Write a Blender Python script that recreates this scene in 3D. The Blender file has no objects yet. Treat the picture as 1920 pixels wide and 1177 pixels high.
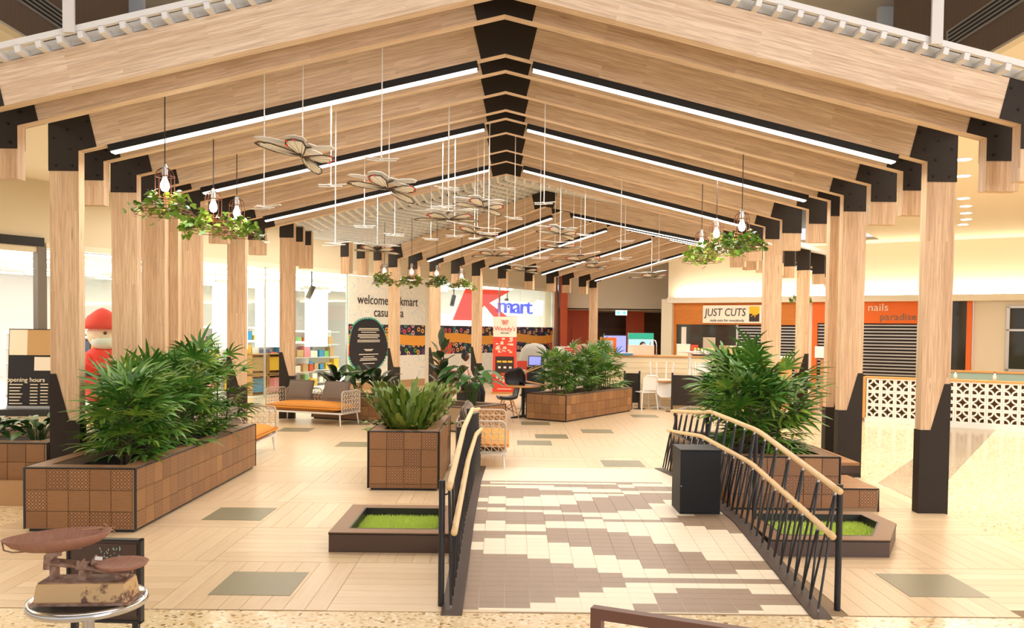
import bpy, math, random
from mathutils import Vector, Matrix, Euler

S_ = bpy.context.scene
COL = S_.collection
PI = math.pi
rnd = random.Random(7)

# ------------------------------------------------------------------ camera, light, exposure
cam_d = bpy.data.cameras.new('camera')
cam = bpy.data.objects.new('camera', cam_d)
COL.objects.link(cam)
S_.camera = cam
cam_d.sensor_fit = 'HORIZONTAL'
cam_d.sensor_width = 36.0
cam_d.lens = 30.0
cam_d.shift_y = 81.2 / 1920
cam_d.clip_start = 0.05
cam_d.clip_end = 300
_f = Vector((0.00480574, 0.99947421, -0.03206584))
_r = Vector((0.99992143, -0.0044317, 0.01172583))
_u = Vector((-0.01157755, 0.03211967, 0.99941697))
cam.matrix_world = Matrix(((_r.x, _u.x, -_f.x, 0.0), (_r.y, _u.y, -_f.y, 0.0), (_r.z, _u.z, -_f.z, 2.0), (0, 0, 0, 1)))

W_ = bpy.data.worlds.new('world')
S_.world = W_
W_.use_nodes = True
_bg = W_.node_tree.nodes['Background']
_bg.inputs[0].default_value = (0.98, 0.97, 1.0, 1)
_bg.inputs[1].default_value = 0.68

vs = S_.view_settings
S_.display_settings.display_device = 'sRGB'
vs.view_transform = 'Standard'
vs.look = 'None'
vs.exposure = 0.53
vs.gamma = 1.0
vs.use_curve_mapping = False
S_.cycles.use_denoising = True
S_.cycles.max_bounces = 6
S_.cycles.diffuse_bounces = 4
S_.cycles.glossy_bounces = 3
S_.cycles.transmission_bounces = 4
S_.cycles.transparent_max_bounces = 8
S_.cycles.sample_clamp_indirect = 4.0
S_.cycles.caustics_reflective = False
S_.cycles.caustics_refractive = False


def area(name, loc, rot, sx, sy, power, col=(1, 0.9, 0.76)):
    l = bpy.data.lights.new(name, 'AREA')
    l.shape = 'RECTANGLE'
    l.size = sx
    l.size_y = sy
    l.energy = power
    l.color = col
    o = bpy.data.objects.new(name, l)
    o.location = loc
    o.rotation_euler = rot
    COL.objects.link(o)
    return o


# added overhead fill, and broad area lamps under the mall ceiling
WARM = (1, 0.90, 0.77)
area('overhead_fill_lamp', (0, 3.2, 6.7), (math.radians(24), 0, 0), 10, 4, 200, (0.97, 0.97, 1))  # added fill, placed to light the beam fronts from above
# added cool fill lamp behind the camera on the right, brightening the right columns
area('right_fill_lamp', (9.0, -5.0, 3.6), (math.radians(86), 0, math.radians(24)), 7, 5, 520, (0.95, 0.95, 1))
area('void_fill_lamp', (0, 9.5, 7.0), (0, 0, 0), 9, 12, 900, (0.93, 0.96, 1))  # added to brighten the void and the roof lattice
area('ceiling_lamp', (9.5, 14, 5.1), (0, 0, 0), 6, 16, 700, WARM)
area('ceiling_lamp', (-8.5, 10, 5.1), (0, 0, 0), 4, 12, 230, (1, 0.9, 0.72))
area('ceiling_lamp', (-5.5, 22.5, 4.9), (0, 0, math.radians(-33)), 2.5, 9, 200, WARM)

# ------------------------------------------------------------------ helpers


def S(r, g, b):
    def c(v):
        v /= 255.0
        return v / 12.92 if v <= 0.04045 else ((v + 0.055) / 1.055) ** 2.4
    return (c(r), c(g), c(b), 1.0)


class NT:
    """small node-tree writer"""

    def __init__(s, name):
        s.m = bpy.data.materials.new(name)
        s.m.use_nodes = True
        s.t = s.m.node_tree
        s.b = s.t.nodes['Principled BSDF']

    def n(s, typ, ins=None, **kw):
        nd = s.t.nodes.new(typ)
        for k, v in kw.items():
            setattr(nd, k, v)
        for k, v in (ins or {}).items():
            if hasattr(v, 'is_linked') or hasattr(v, 'links'):
                s.t.links.new(v, nd.inputs[k])
            else:
                nd.inputs[k].default_value = v
        return nd

    def set(s, **kw):
        for k, v in kw.items():
            k = k.replace('_', ' ')
            if hasattr(v, 'links'):
                s.t.links.new(v, s.b.inputs[k])
            else:
                s.b.inputs[k].default_value = v
        return s

    def math(s, op, a, b=0.0):
        return s.n('ShaderNodeMath', {0: a, 1: b}, operation=op).outputs[0]

    def mix(s, f, a, b):
        nd = s.n('ShaderNodeMix', data_type='RGBA')
        for i, v in ((0, f), (6, a), (7, b)):
            if hasattr(v, 'links'):
                s.t.links.new(v, nd.inputs[i])
            else:
                nd.inputs[i].default_value = v
        return nd.outputs[2]

    def ramp(s, f, stops, interp='LINEAR'):
        nd = s.n('ShaderNodeValToRGB', {0: f})
        cr = nd.color_ramp
        cr.interpolation = interp
        while len(cr.elements) > 1:
            cr.elements.remove(cr.elements[-1])
        cr.elements[0].position = stops[0][0]
        cr.elements[0].color = stops[0][1]
        for p, c in stops[1:]:
            e = cr.elements.new(p)
            e.color = c
        return nd.outputs[0]

    def coords(s, kind='Object'):
        return s.n('ShaderNodeTexCoord').outputs[kind]

    def rand(s):
        return s.n('ShaderNodeObjectInfo').outputs['Random']

    def mapping(s, v, scale=(1, 1, 1), loc=(0, 0, 0), rot=(0, 0, 0)):
        return s.n('ShaderNodeMapping', {'Vector': v, 'Scale': scale, 'Location': loc, 'Rotation': rot}).outputs[0]

    def noise(s, v, scale=5, detail=3, rough=0.5, out='Fac'):
        return s.n('ShaderNodeTexNoise', {'Vector': v, 'Scale': scale, 'Detail': detail, 'Roughness': rough}).outputs[out]

    def bump(s, h, strength=0.3, dist=0.01):
        o = s.n('ShaderNodeBump', {'Height': h, 'Strength': strength, 'Distance': dist}).outputs[0]
        s.t.links.new(o, s.b.inputs['Normal'])
        return s


M = {}


def plain(key, col, rough=0.5, metal=0.0, var=0.0, spec=0.5, grain=0.0):
    t = NT(key)
    c = col
    if var:
        dark = tuple(x * (1 - var) for x in col[:3]) + (1,)
        c = t.mix(t.rand(), dark, col)
    if grain:
        nz = t.noise(t.coords(), 60, 3)
        dk = tuple(x * (1 - grain) for x in col[:3]) + (1,)
        c = t.mix(nz, dk, c if hasattr(c, 'links') else col)
    t.set(Base_Color=c, Roughness=rough, Metallic=metal)
    t.b.inputs['Specular IOR Level'].default_value = spec
    M[key] = t.m
    return t.m


def glow(key, col, strength):
    t = NT(key)
    t.set(Base_Color=col, Roughness=0.4)
    t.b.inputs['Emission Color'].default_value = col
    t.b.inputs['Emission Strength'].default_value = strength
    M[key] = t.m
    return t.m


def timber(key, light, mid, dark, lam=0.045, length=1.3):
    """laminated timber: local x is the length of the member"""
    t = NT(key)
    o = t.coords()
    sep = t.n('ShaderNodeSeparateXYZ', {0: o})
    r10 = t.math('MULTIPLY', t.rand(), 37.0)
    x = t.math('ADD', sep.outputs[0], r10)
    z = t.math('ADD', sep.outputs[2], t.math('MULTIPLY', sep.outputs[1], 1.37))
    v = t.n('ShaderNodeCombineXYZ', {0: x, 1: z, 2: 0.0}).outputs[0]
    br = t.n('ShaderNodeTexBrick', {'Vector': v, 'Color1': (0, 0, 0, 1), 'Color2': (1, 1, 1, 1), 'Mortar': (0.5, 0.5, 0.5, 1),
                                    'Scale': 1.0, 'Mortar Size': 0.0004, 'Mortar Smooth': 1.0, 'Bias': 0.0,
                                    'Brick Width': length, 'Row Height': lam}, offset=0.37, offset_frequency=2)
    base = t.ramp(br.outputs[0], [(0.0, mid), (0.55, light), (1.0, tuple(a * 0.55 + b * 0.45 for a, b in zip(mid, light)))])
    gv = t.n('ShaderNodeCombineXYZ', {0: t.math('MULTIPLY', x, 1.1), 1: t.math('MULTIPLY', z, 24.0), 2: t.math('MULTIPLY', br.outputs[0], 9.0)}).outputs[0]
    g = t.noise(gv, 2.2, 5, 0.62)
    gm = t.ramp(g, [(0.36, (1, 1, 1, 1)), (0.62, (0, 0, 0, 1))])
    c = t.mix(t.math('MULTIPLY', gm, 0.5), base, dark)
    kv = t.n('ShaderNodeCombineXYZ', {0: t.math('MULTIPLY', x, 0.9), 1: t.math('MULTIPLY', z, 7.0), 2: 3.0}).outputs[0]
    k = t.ramp(t.noise(kv, 1.9, 2), [(0.72, (0, 0, 0, 1)), (0.78, (1, 1, 1, 1))])
    c = t.mix(t.math('MULTIPLY', k, 0.55), c, tuple(a * 0.4 for a in dark[:3]) + (1,))
    t.set(Base_Color=c, Roughness=0.5)
    M[key] = t.m
    return t.m


timber('beam_wood', S(242, 218, 190), S(224, 195, 163), S(168, 130, 100))
timber('pole_wood', S(232, 200, 162), S(212, 176, 138), S(162, 120, 86), 0.05, 2.4)
timber('bench_wood', S(196, 150, 102), S(170, 122, 78), S(128, 86, 52), 0.12, 1.5)
timber('panel_wood', S(120, 78, 40), S(98, 60, 30), S(62, 36, 18), 0.15, 3.0)
timber('fascia_wood', S(214, 130, 40), S(203, 118, 34), S(176, 96, 22), 0.3, 4.0)
plain('steel', (0.030, 0.022, 0.017, 1), 0.6, spec=0.25)
plain('rail_wood', S(236, 200, 146), 0.4, grain=0.12)
plain('bolt', (0.012, 0.010, 0.010, 1), 0.4, 0.6)
plain('black', (0.010, 0.011, 0.013, 1), 0.42)
plain('black_bin', (0.012, 0.013, 0.015, 1), 0.5, spec=0.3)
plain('rail_black', (0.012, 0.012, 0.016, 1), 0.4)
plain('white', (0.82, 0.80, 0.77, 1), 0.5)
plain('white_metal', (0.80, 0.78, 0.75, 1), 0.35)
plain('lattice_white', (0.84, 0.84, 0.83, 1), 0.55)
plain('wall_cream', S(236, 226, 206), 0.75)
plain('wall_grey', S(222, 211, 186), 0.75)
plain('ceiling_white', S(242, 232, 212), 0.8)
plain('void_grey', S(190, 186, 180), 0.8)
plain('void_white', S(226, 230, 236), 0.8)
plain('orange_wall', S(206, 92, 52), 0.6)
plain('orange_sign', S(238, 112, 30), 0.5)
plain('red_print', S(226, 72, 52), 0.5)
plain('cream_print', S(247, 236, 216), 0.5)
plain('ink', S(52, 38, 36), 0.5)
plain('grey_print', S(120, 112, 104), 0.5)
plain('teal_print', S(24, 176, 150), 0.5)
plain('blue_print', S(70, 80, 215), 0.5)
plain('yellow_print', S(250, 190, 20), 0.5)
plain('wood_table', S(205, 150, 84), 0.4)
plain('chair_wood', S(206, 154, 92), 0.45)
plain('chrome', (0.62, 0.63, 0.66, 1), 0.18, 1.0)
plain('silver', (0.55, 0.55, 0.55, 1), 0.4, 0.8)
plain('soil', (0.012, 0.009, 0.007, 1), 0.95)
plain('stem_green', S(60, 84, 36), 0.6)
plain('stem_brown', S(84, 64, 42), 0.8)
plain('copper_wire', S(120, 74, 52), 0.4, 0.5)
plain('cord_black', S(48, 38, 32), 0.6)
plain('skin_brown', S(92, 58, 42), 0.55)
plain('skin_light', S(206, 160, 130), 0.55)
plain('hair_black', (0.008, 0.007, 0.007, 1), 0.6)
plain('shirt_pink', S(232, 196, 176), 0.8)
plain('shirt_white', S(240, 236, 228), 0.8)
plain('trousers', S(40, 38, 44), 0.8)
plain('teal_seat', S(150, 176, 164), 0.7)
plain('tan_base', S(186, 146, 104), 0.5)
plain('frame_brown', S(118, 80, 66), 0.45)
plain('grout', S(150, 126, 98), 0.8)
plain('slab_edge', S(70, 52, 42), 0.5)
plain('dark_tile', S(150, 142, 112), 0.35, 0, 0.25, grain=0.25)
plain('cap_brown', S(150, 112, 80), 0.45, 0, 0.1, grain=0.25)
plain('edge_black', (0.016, 0.015, 0.016, 1), 0.4)
plain('pit_tile', S(84, 62, 50), 0.4, 0, 0.15, grain=0.2)
plain('ramp_light', S(246, 232, 208), 0.4, 0, 0.07, grain=0.05)
plain('ramp_dark', S(164, 140, 118), 0.4, 0, 0.10, grain=0.18)
plain('mesh_cream', S(206, 188, 164), 0.6)
plain('frame_taupe', S(188, 174, 158), 0.4)
plain('drape', S(186, 180, 170), 0.9)
plain('santa_red', S(226, 40, 24), 0.7)
plain('santa_face', S(250, 214, 190), 0.7)
plain('tree_dark', S(30, 44, 34), 0.9)
plain('butterfly_black', S(66, 50, 34), 0.5)
plain('butterfly_red', S(232, 72, 44), 0.5)
plain('butterfly_cream', S(250, 244, 232), 0.5)
plain('butterfly_white', (0.92, 0.91, 0.89, 1), 0.45)
plain('counter_clad', S(240, 222, 186), 0.5)
plain('chair_white', (0.9, 0.89, 0.87, 1), 0.45)
for i, c in enumerate([(226, 90, 60), (60, 140, 190), (240, 190, 60), (120, 180, 110), (235, 140, 150), (240, 232, 220), (70, 80, 120), (200, 160, 110)]):
    plain('goods_%d' % i, S(*c), 0.5)
glow('led', (1.0, 0.92, 0.78, 1), 4.0)
glow('bulb', (1.0, 0.92, 0.8, 1), 1.6)
glow('downlight', (1.0, 0.93, 0.8, 1), 12.0)
glow('cove_led', (1.0, 0.86, 0.62, 1), 22.0)
glow('store_tube', (1.0, 0.97, 0.86, 1), 4.0)
glow('lightbox_banner_glow', (1.0, 0.97, 0.92, 1), 0.9)
glow('screen_blue', (0.22, 0.25, 0.9, 1), 0.7)
glow('screen_teal', (0.25, 0.62, 0.75, 1), 0.7)
glow('exit_green', (0.1, 0.75, 0.45, 1), 1.6)
glow('red_lit', S(236, 60, 40), 0.55)
glow('blue_lit', S(86, 96, 235), 0.8)


def special_mats():
    # planks
    t = NT('plank')
    o = t.coords()
    r = t.rand()
    v = t.n('ShaderNodeVectorMath', {0: o, 1: t.n('ShaderNodeCombineXYZ', {0: t.math('MULTIPLY', r, 31.0), 1: t.math('MULTIPLY', r, 17.0), 2: 0.0}).outputs[0]}, operation='ADD').outputs[0]
    g = t.noise(t.mapping(v, (1.6, 17, 1)), 1.6, 5, 0.62)
    a = t.mix(r, S(219, 193, 157), S(233, 210, 176))
    c = t.mix(t.ramp(g, [(0.35, (0, 0, 0, 1)), (0.7, (1, 1, 1, 1))]), t.mix(0.3, a, S(190, 159, 124)), a)
    t.set(Base_Color=c, Roughness=0.33)
    M['plank'] = t.m
    # terrazzo
    t = NT('terrazzo')
    o = t.coords()
    vo = t.n('ShaderNodeTexVoronoi', {'Vector': o, 'Scale': 42.0})
    sep = t.n('ShaderNodeSeparateColor', {0: vo.outputs['Color']})
    c = t.ramp(sep.outputs[0], [(0.0, S(234, 212, 172)), (0.55, S(242, 224, 190)), (0.74, S(204, 172, 122)), (0.86, S(248, 236, 212)), (0.96, S(146, 112, 76))], 'CONSTANT')
    mort = t.ramp(vo.outputs['Distance'], [(0.0, (0, 0, 0, 1)), (0.55, (0, 0, 0, 1)), (0.75, (1, 1, 1, 1))])
    c = t.mix(t.math('MULTIPLY', mort, 0.5), c, S(226, 198, 156))
    t.set(Base_Color=c, Roughness=0.16)
    M['terrazzo'] = t.m
    t = NT('terrazzo_grey')
    vo = t.n('ShaderNodeTexVoronoi', {'Vector': t.coords(), 'Scale': 62.0})
    sep = t.n('ShaderNodeSeparateColor', {0: vo.outputs['Color']})
    c = t.ramp(sep.outputs[0], [(0.0, S(150, 134, 110)), (0.6, S(160, 144, 120)), (0.85, S(136, 120, 98))], 'CONSTANT')
    t.set(Base_Color=c, Roughness=0.16)
    M['terrazzo_grey'] = t.m
    # planter tiles
    for key, emb in (('clay_tile', False), ('clay_tile_patterned', True)):
        t = NT(key)
        o = t.coords()
        r = t.rand()
        base = t.ramp(r, [(0.0, S(134, 97, 64)), (0.35, S(164, 119, 75)), (0.7, S(146, 104, 66)), (1.0, S(182, 134, 84))])
        ro = t.n('ShaderNodeVectorMath', {0: o, 1: t.n('ShaderNodeCombineXYZ', {0: t.math('MULTIPLY', r, 31.0), 1: 0.0, 2: t.math('MULTIPLY', r, 17.0)}).outputs[0]}, operation='ADD').outputs[0]
        n1 = t.noise(t.mapping(ro, (8, 8, 60)), 1.2, 4, 0.6)
        c = t.mix(t.math('MULTIPLY', n1, 0.8), base, S(116, 78, 50))
        if emb:
            sep = t.n('ShaderNodeSeparateXYZ', {0: o})
            hs = []
            for sg in (1.0, -1.0):
                q = t.math('ADD', sep.outputs[0], t.math('MULTIPLY', sep.outputs[2], sg))
                hs.append(t.math('ABSOLUTE', t.math('SINE', t.math('MULTIPLY', q, PI / 0.068))))
            mn = t.math('MINIMUM', hs[0], hs[1])
            mx = t.math('MULTIPLY', hs[0], hs[1])
            ln = t.ramp(mn, [(0.18, (0, 0, 0, 1)), (0.34, (1, 1, 1, 1))])
            ct = t.ramp(mx, [(0.66, (0, 0, 0, 1)), (0.78, (1, 1, 1, 1))])
            h = t.math('SUBTRACT', ln, t.math('MULTIPLY', ct, 0.8))
            c = t.mix(t.math('MULTIPLY', h, 0.85), t.mix(0.35, base, S(190, 140, 96)), S(78, 46, 30))
            t.bump(h, -0.6, 0.004)
        else:
            t.bump(n1, 0.35, 0.004)
        t.set(Base_Color=c, Roughness=0.45)
        M[key] = t.m
    # foliage
    for key, a, b, c2 in (('palm_leaf', (46, 92, 36), (92, 140, 50), (160, 180, 72)), ('fern_leaf', (62, 92, 32), (104, 128, 44), (158, 170, 74)),
                          ('rubber_leaf', (22, 42, 26), (44, 66, 36), (80, 96, 60)), ('lily_leaf', (24, 62, 26), (52, 96, 40), (92, 130, 64)),
                          ('ivy_leaf', (46, 92, 30), (108, 148, 40), (176, 196, 70))):
        t = NT(key)
        gm = t.n('ShaderNodeNewGeometry')
        rr = t.n('ShaderNodeMath', {0: gm.outputs['Random Per Island'], 1: t.rand()}, operation='ADD').outputs[0]
        rr = t.math('MULTIPLY', rr, 0.5)
        c = t.ramp(rr, [(0.0, S(*a)), (0.5, S(*b)), (1.0, S(*c2))])
        c = t.mix(t.math('MULTIPLY', t.noise(t.coords(), 9, 2), 0.4), c, S(*a))
        t.set(Base_Color=c, Roughness=0.36)
        M[key] = t.m
    # turf
    t = NT('turf')
    c = t.mix(t.noise(t.coords(), 150, 2), S(176, 206, 76), S(220, 230, 130))
    t.set(Base_Color=c, Roughness=0.8)
    M['turf'] = t.m
    # orange upholstery and grey cushion weave
    for key, ca, cb in (('orange_fabric', (226, 150, 48), (212, 132, 38)), ('grey_fabric', (126, 110, 98), (104, 90, 80))):
        t = NT(key)
        n = t.noise(t.mapping(t.coords(), (220, 220, 220)), 1, 2)
        t.set(Base_Color=t.mix(n, S(*ca), S(*cb)), Roughness=0.7)
        M[key] = t.m
    # brown void panels
    t = NT('void_brown')
    w = t.noise(t.mapping(t.coords(), (40, 40, 0.6)), 1, 3)
    t.set(Base_Color=t.mix(w, S(112, 92, 78), S(134, 112, 96)), Roughness=0.55)
    M['void_brown'] = t.m
    # rusty scale
    t = NT('rust')
    o = t.coords()
    n = t.noise(o, 30, 4, 0.6)
    c = t.mix(t.ramp(n, [(0.4, (0, 0, 0, 1)), (0.6, (1, 1, 1, 1))]), S(164, 134, 116), S(126, 92, 76))
    t.set(Base_Color=c, Roughness=0.7)
    t.bump(n, 0.3, 0.003)
    M['rust'] = t.m
    t = NT('rust_yellow')
    o = t.coords()
    n = t.noise(o, 40, 5, 0.7)
    n2 = t.noise(o, 9, 3, 0.5)
    c = t.mix(t.ramp(t.math('MULTIPLY', n, n2), [(0.31, (0, 0, 0, 1)), (0.40, (1, 1, 1, 1))]), S(206, 172, 124), S(110, 78, 68))
    t.set(Base_Color=c, Roughness=0.6)
    M['rust_yellow'] = t.m
    t = NT('pan_brown')
    n = t.noise(t.mapping(t.coords(), (90, 20, 20)), 1, 3)
    t.set(Base_Color=t.mix(n, S(172, 124, 100), S(136, 90, 72)), Roughness=0.65)
    t.bump(n, 0.4, 0.003)
    M['pan_brown'] = t.m
    # store front glass
    t = NT('glass_pane')
    tr = t.n('ShaderNodeBsdfTransparent', {0: (0.94, 0.98, 0.95, 1)})
    gl = t.n('ShaderNodeBsdfGlossy', {'Color': (1, 1, 1, 1), 'Roughness': 0.03})
    mx = t.n('ShaderNodeMixShader', {0: 0.06})
    t.t.links.new(tr.outputs[0], mx.inputs[1])
    t.t.links.new(gl.outputs[0], mx.inputs[2])
    t.t.links.new(mx.outputs[0], t.t.nodes['Material Output'].inputs[0])
    M['glass_pane'] = t.m
    # patterned band: generic dots, rings and an ochre river on navy
    t = NT('pattern_band')
    o = t.coords()
    sep = t.n('ShaderNodeSeparateXYZ', {0: o})
    x, z = sep.outputs[0], sep.outputs[2]
    flat = t.n('ShaderNodeCombineXYZ', {0: x, 1: z, 2: 0.0}).outputs[0]
    vo = t.n('ShaderNodeTexVoronoi', {'Vector': flat, 'Scale': 4.2, 'Randomness': 0.7}, voronoi_dimensions='2D')
    d = vo.outputs['Distance']
    cs = t.n('ShaderNodeSeparateColor', {0: vo.outputs['Color']})
    dots = t.ramp(cs.outputs[0], [(0.0, S(236, 190, 170)), (0.25, S(226, 90, 96)), (0.42, S(240, 170, 70)), (0.6, S(60, 150, 150)), (0.75, S(120, 70, 130)), (0.88, S(96, 160, 60))], 'CONSTANT')
    core = t.ramp(d, [(0.0, (0, 0, 0, 1)), (0.16, (1, 1, 1, 1)), (0.34, (0, 0, 0, 1))], 'CONSTANT')
    c = t.mix(core, S(26, 26, 54), dots)
    # red mounds
    xm = t.math('SUBTRACT', t.math('MODULO', t.math('ADD', x, 40.6), 4.3), 2.1)
    dz = t.math('ADD', z, 0.25)
    rad = t.math('SQRT', t.math('ADD', t.math('MULTIPLY', xm, t.math('MULTIPLY', xm, 0.8)), t.math('MULTIPLY', dz, dz)))
    ring = t.math('SINE', t.math('MULTIPLY', rad, 60.0))
    rc = t.mix(t.ramp(ring, [(0.3, (0, 0, 0, 1)), (0.5, (1, 1, 1, 1))]), S(206, 44, 62), S(240, 120, 40))
    mound = t.math('LESS_THAN', rad, 0.62)
    c = t.mix(mound, c, rc)
    wv = t.math('ADD', t.math('MULTIPLY', t.math('SINE', t.math('MULTIPLY', x, 1.5)), 0.05), 0.03)
    dy = t.math('ABSOLUTE', t.math('SUBTRACT', z, wv))
    st = t.math('SINE', t.math('MULTIPLY', t.math('SUBTRACT', z, wv), 120.0))
    oc = t.mix(t.ramp(st, [(0.4, (0, 0, 0, 1)), (0.6, (1, 1, 1, 1))]), S(236, 150, 40), S(250, 196, 96))
    river = t.math('LESS_THAN', dy, 0.17)
    c = t.mix(river, c, oc)
    t.set(Base_Color=c, Roughness=0.5)
    M['pattern_band'] = t.m
    # white sign panel with faint wavy leaves
    t = NT('wave_panel')
    n = t.noise(t.mapping(t.coords(), (1, 1, 1)), 1.3, 2, out='Fac')
    w = t.math('SINE', t.math('MULTIPLY', n, 90.0))
    c = t.mix(t.ramp(w, [(0.82, (0, 0, 0, 1)), (0.95, (1, 1, 1, 1))]), S(243, 239, 228), S(214, 226, 228))
    t.set(Base_Color=c, Roughness=0.5)
    M['wave_panel'] = t.m
    # store shopfront glass that hides a dim salon
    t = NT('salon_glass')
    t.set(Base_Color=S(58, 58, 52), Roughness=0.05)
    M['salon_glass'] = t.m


special_mats()


class MB:
    def __init__(s):
        s.v = []
        s.f = []

    def add(s, vs_, fs):
        n = len(s.v)
        s.v += [tuple(v) for v in vs_]
        s.f += [tuple(i + n for i in f) for f in fs]
        return s

    def box(s, x0, x1, y0, y1, z0, z1):
        v = [(x0, y0, z0), (x1, y0, z0), (x1, y1, z0), (x0, y1, z0), (x0, y0, z1), (x1, y0, z1), (x1, y1, z1), (x0, y1, z1)]
        return s.add(v, [(0, 3, 2, 1), (4, 5, 6, 7), (0, 1, 5, 4), (1, 2, 6, 5), (2, 3, 7, 6), (3, 0, 4, 7)])

    def prism_xz(s, pts, y0, y1):
        n = len(pts)
        v = [(p[0], y0, p[1]) for p in pts] + [(p[0], y1, p[1]) for p in pts]
        f = [tuple(range(n)), tuple(range(2 * n - 1, n - 1, -1))]
        f += [(i, n + i, n + (i + 1) % n, (i + 1) % n) for i in range(n)]
        return s.add(v, f)

    def prism_xy(s, pts, z0, z1):
        n = len(pts)
        v = [(p[0], p[1], z0) for p in pts] + [(p[0], p[1], z1) for p in pts]
        f = [tuple(range(n - 1, -1, -1)), tuple(range(n, 2 * n))]
        f += [(i, (i + 1) % n, n + (i + 1) % n, n + i) for i in range(n)]
        return s.add(v, f)

    def ring_xy(s, outer, inner, z0, z1):
        """frame between two polygons with equal point counts"""
        n = len(outer)
        v = [(p[0], p[1], z) for z in (z0, z1) for q in (outer, inner) for p in q]
        f = []
        for i in range(n):
            j = (i + 1) % n
            f += [(2 * n + i, 2 * n + j, 3 * n + j, 3 * n + i), (i, n + i, n + j, j), (i, j, 2 * n + j, 2 * n + i), (n + i, 3 * n + i, 3 * n + j, n + j)]
        return s.add(v, f)

    def tube(s, p0, p1, r, n=8, r2=None):
        return s.path([p0, p1], r, n, r2)

    def path(s, pts, r, n=8, r2=None, closed=False):
        pts = [Vector(p) for p in pts]
        m = len(pts)
        b0 = len(s.v)
        prev = None
        for i, p in enumerate(pts):
            if closed:
                d = pts[(i + 1) % m] - pts[i - 1]
            else:
                d = pts[min(i + 1, m - 1)] - pts[max(i - 1, 0)]
            d.normalize()
            a = Vector((0, 0, 1)) if abs(d.z) < 0.9 else Vector((1, 0, 0))
            if prev is not None:
                a = prev
            e1 = (a - d * a.dot(d)).normalized()
            e2 = d.cross(e1)
            prev = e1
            rr = r if r2 is None else r + (r2 - r) * i / (m - 1)
            for k in range(n):
                t = 2 * PI * k / n
                s.v.append(tuple(p + e1 * (rr * math.cos(t)) + e2 * (rr * math.sin(t))))
        for i in range(m if closed else m - 1):
            for k in range(n):
                j = (i + 1) % m
                s.f.append((b0 + i * n + k, b0 + i * n + (k + 1) % n, b0 + j * n + (k + 1) % n, b0 + j * n + k))
        if not closed:
            s.f.append(tuple(b0 + k for k in range(n - 1, -1, -1)))
            s.f.append(tuple(b0 + (m - 1) * n + k for k in range(n)))
        return s

    def lathe(s, prof, n=16, c=(0, 0, 0), sx=1.0, sy=1.0):
        b0 = len(s.v)
        for r, z in prof:
            for k in range(n):
                t = 2 * PI * k / n
                s.v.append((c[0] + r * sx * math.cos(t), c[1] + r * sy * math.sin(t), c[2] + z))
        for i in range(len(prof) - 1):
            for k in range(n):
                s.f.append((b0 + i * n + k, b0 + i * n + (k + 1) % n, b0 + (i + 1) * n + (k + 1) % n, b0 + (i + 1) * n + k))
        s.f.append(tuple(b0 + k for k in range(n - 1, -1, -1)))
        m = (len(prof) - 1) * n
        s.f.append(tuple(b0 + m + k for k in range(n)))
        return s

    def ball(s, c, r, n=10, sx=1, sy=1, sz=1):
        prof = [(max(0.001, r * math.sin(PI * i / 7)), -r * sz * math.cos(PI * i / 7)) for i in range(8)]
        return s.lathe(prof, n, c, sx, sy)

    def xform(s, mat):
        s.v = [tuple(mat @ Vector(v)) for v in s.v]
        return s

    def mesh(s, name, mat=None, smooth=False):
        me = bpy.data.meshes.new(name)
        me.from_pydata(s.v, [], s.f)
        if smooth:
            me.shade_smooth()
        if mat:
            me.materials.append(M[mat] if isinstance(mat, str) else mat)
        return me

    def build(s, name, mat, parent=None, loc=(0, 0, 0), rot=(0, 0, 0), smooth=False, kind=None):
        return obj(name, s.mesh(name, mat, smooth), parent, loc, rot, kind)


def obj(name, me, parent=None, loc=(0, 0, 0), rot=(0, 0, 0), kind=None):
    o = bpy.data.objects.new(name, me)
    COL.objects.link(o)
    o.location = loc
    if rot != (0, 0, 0):
        o.rotation_euler = rot
    if parent is not None:
        o.parent = parent
    if kind:
        o['kind'] = kind
    return o


def tag(o, label, cat, group=None, kind=None):
    o['label'] = label
    o['category'] = cat
    if group:
        o['group'] = group
    if kind:
        o['kind'] = kind
    return o


def thing(name, label, cat, loc=(0, 0, 0), rz=0.0, group=None):
    o = bpy.data.objects.new(name, None)
    o.empty_display_size = 0.1
    COL.objects.link(o)
    o.location = loc
    o.rotation_euler = (0, 0, rz)
    return tag(o, label, cat, group)


def struct(name, mb, mat, parent=None, loc=(0, 0, 0), rot=(0, 0, 0)):
    o = mb.build(name, mat, parent, loc, rot)
    if parent is None:
        o['kind'] = 'structure'
    return o


KIDS = {}


def copy_tree(root, label=None, loc=None, rot=None):
    def kids(o):
        return [c for c in COL.objects if c.parent == o]

    def rec(o, par):
        c = o.copy()
        COL.objects.link(c)
        if par is not None:
            c.parent = par
        for k in kids(o):
            rec(k, c)
        return c
    c = rec(root, None)
    if label:
        c['label'] = label
    if loc is not None:
        c.location = loc
    if rot is not None:
        c.rotation_euler = rot
    return c


def lettering(body, size, mat, parent, loc, rot=(PI / 2, 0, 0), align='CENTER', ext=0.004, sx=1.0, name='lettering', shear=0.0, sp=1.0):
    cu = bpy.data.curves.new(name, 'FONT')
    cu.body = body
    cu.size = size
    cu.align_x = align
    cu.align_y = 'CENTER'
    cu.extrude = ext
    cu.resolution_u = 3
    cu.shear = shear
    cu.space_character = sp
    cu.materials.append(M[mat])
    o = bpy.data.objects.new(name, cu)
    COL.objects.link(o)
    o.parent = parent
    o.location = loc
    o.rotation_euler = rot
    o.scale = (sx, 1, 1)
    return o


R = math.radians
# ------------------------------------------------------------------ floor
AX = Vector((0.5487, 0.8360))          # direction of the second pavilion and of the store front
LF = Vector((-0.8360, 0.5487))
RZ = -R(33.28)
XC = -0.068                            # ridge of the first pavilion

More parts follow.
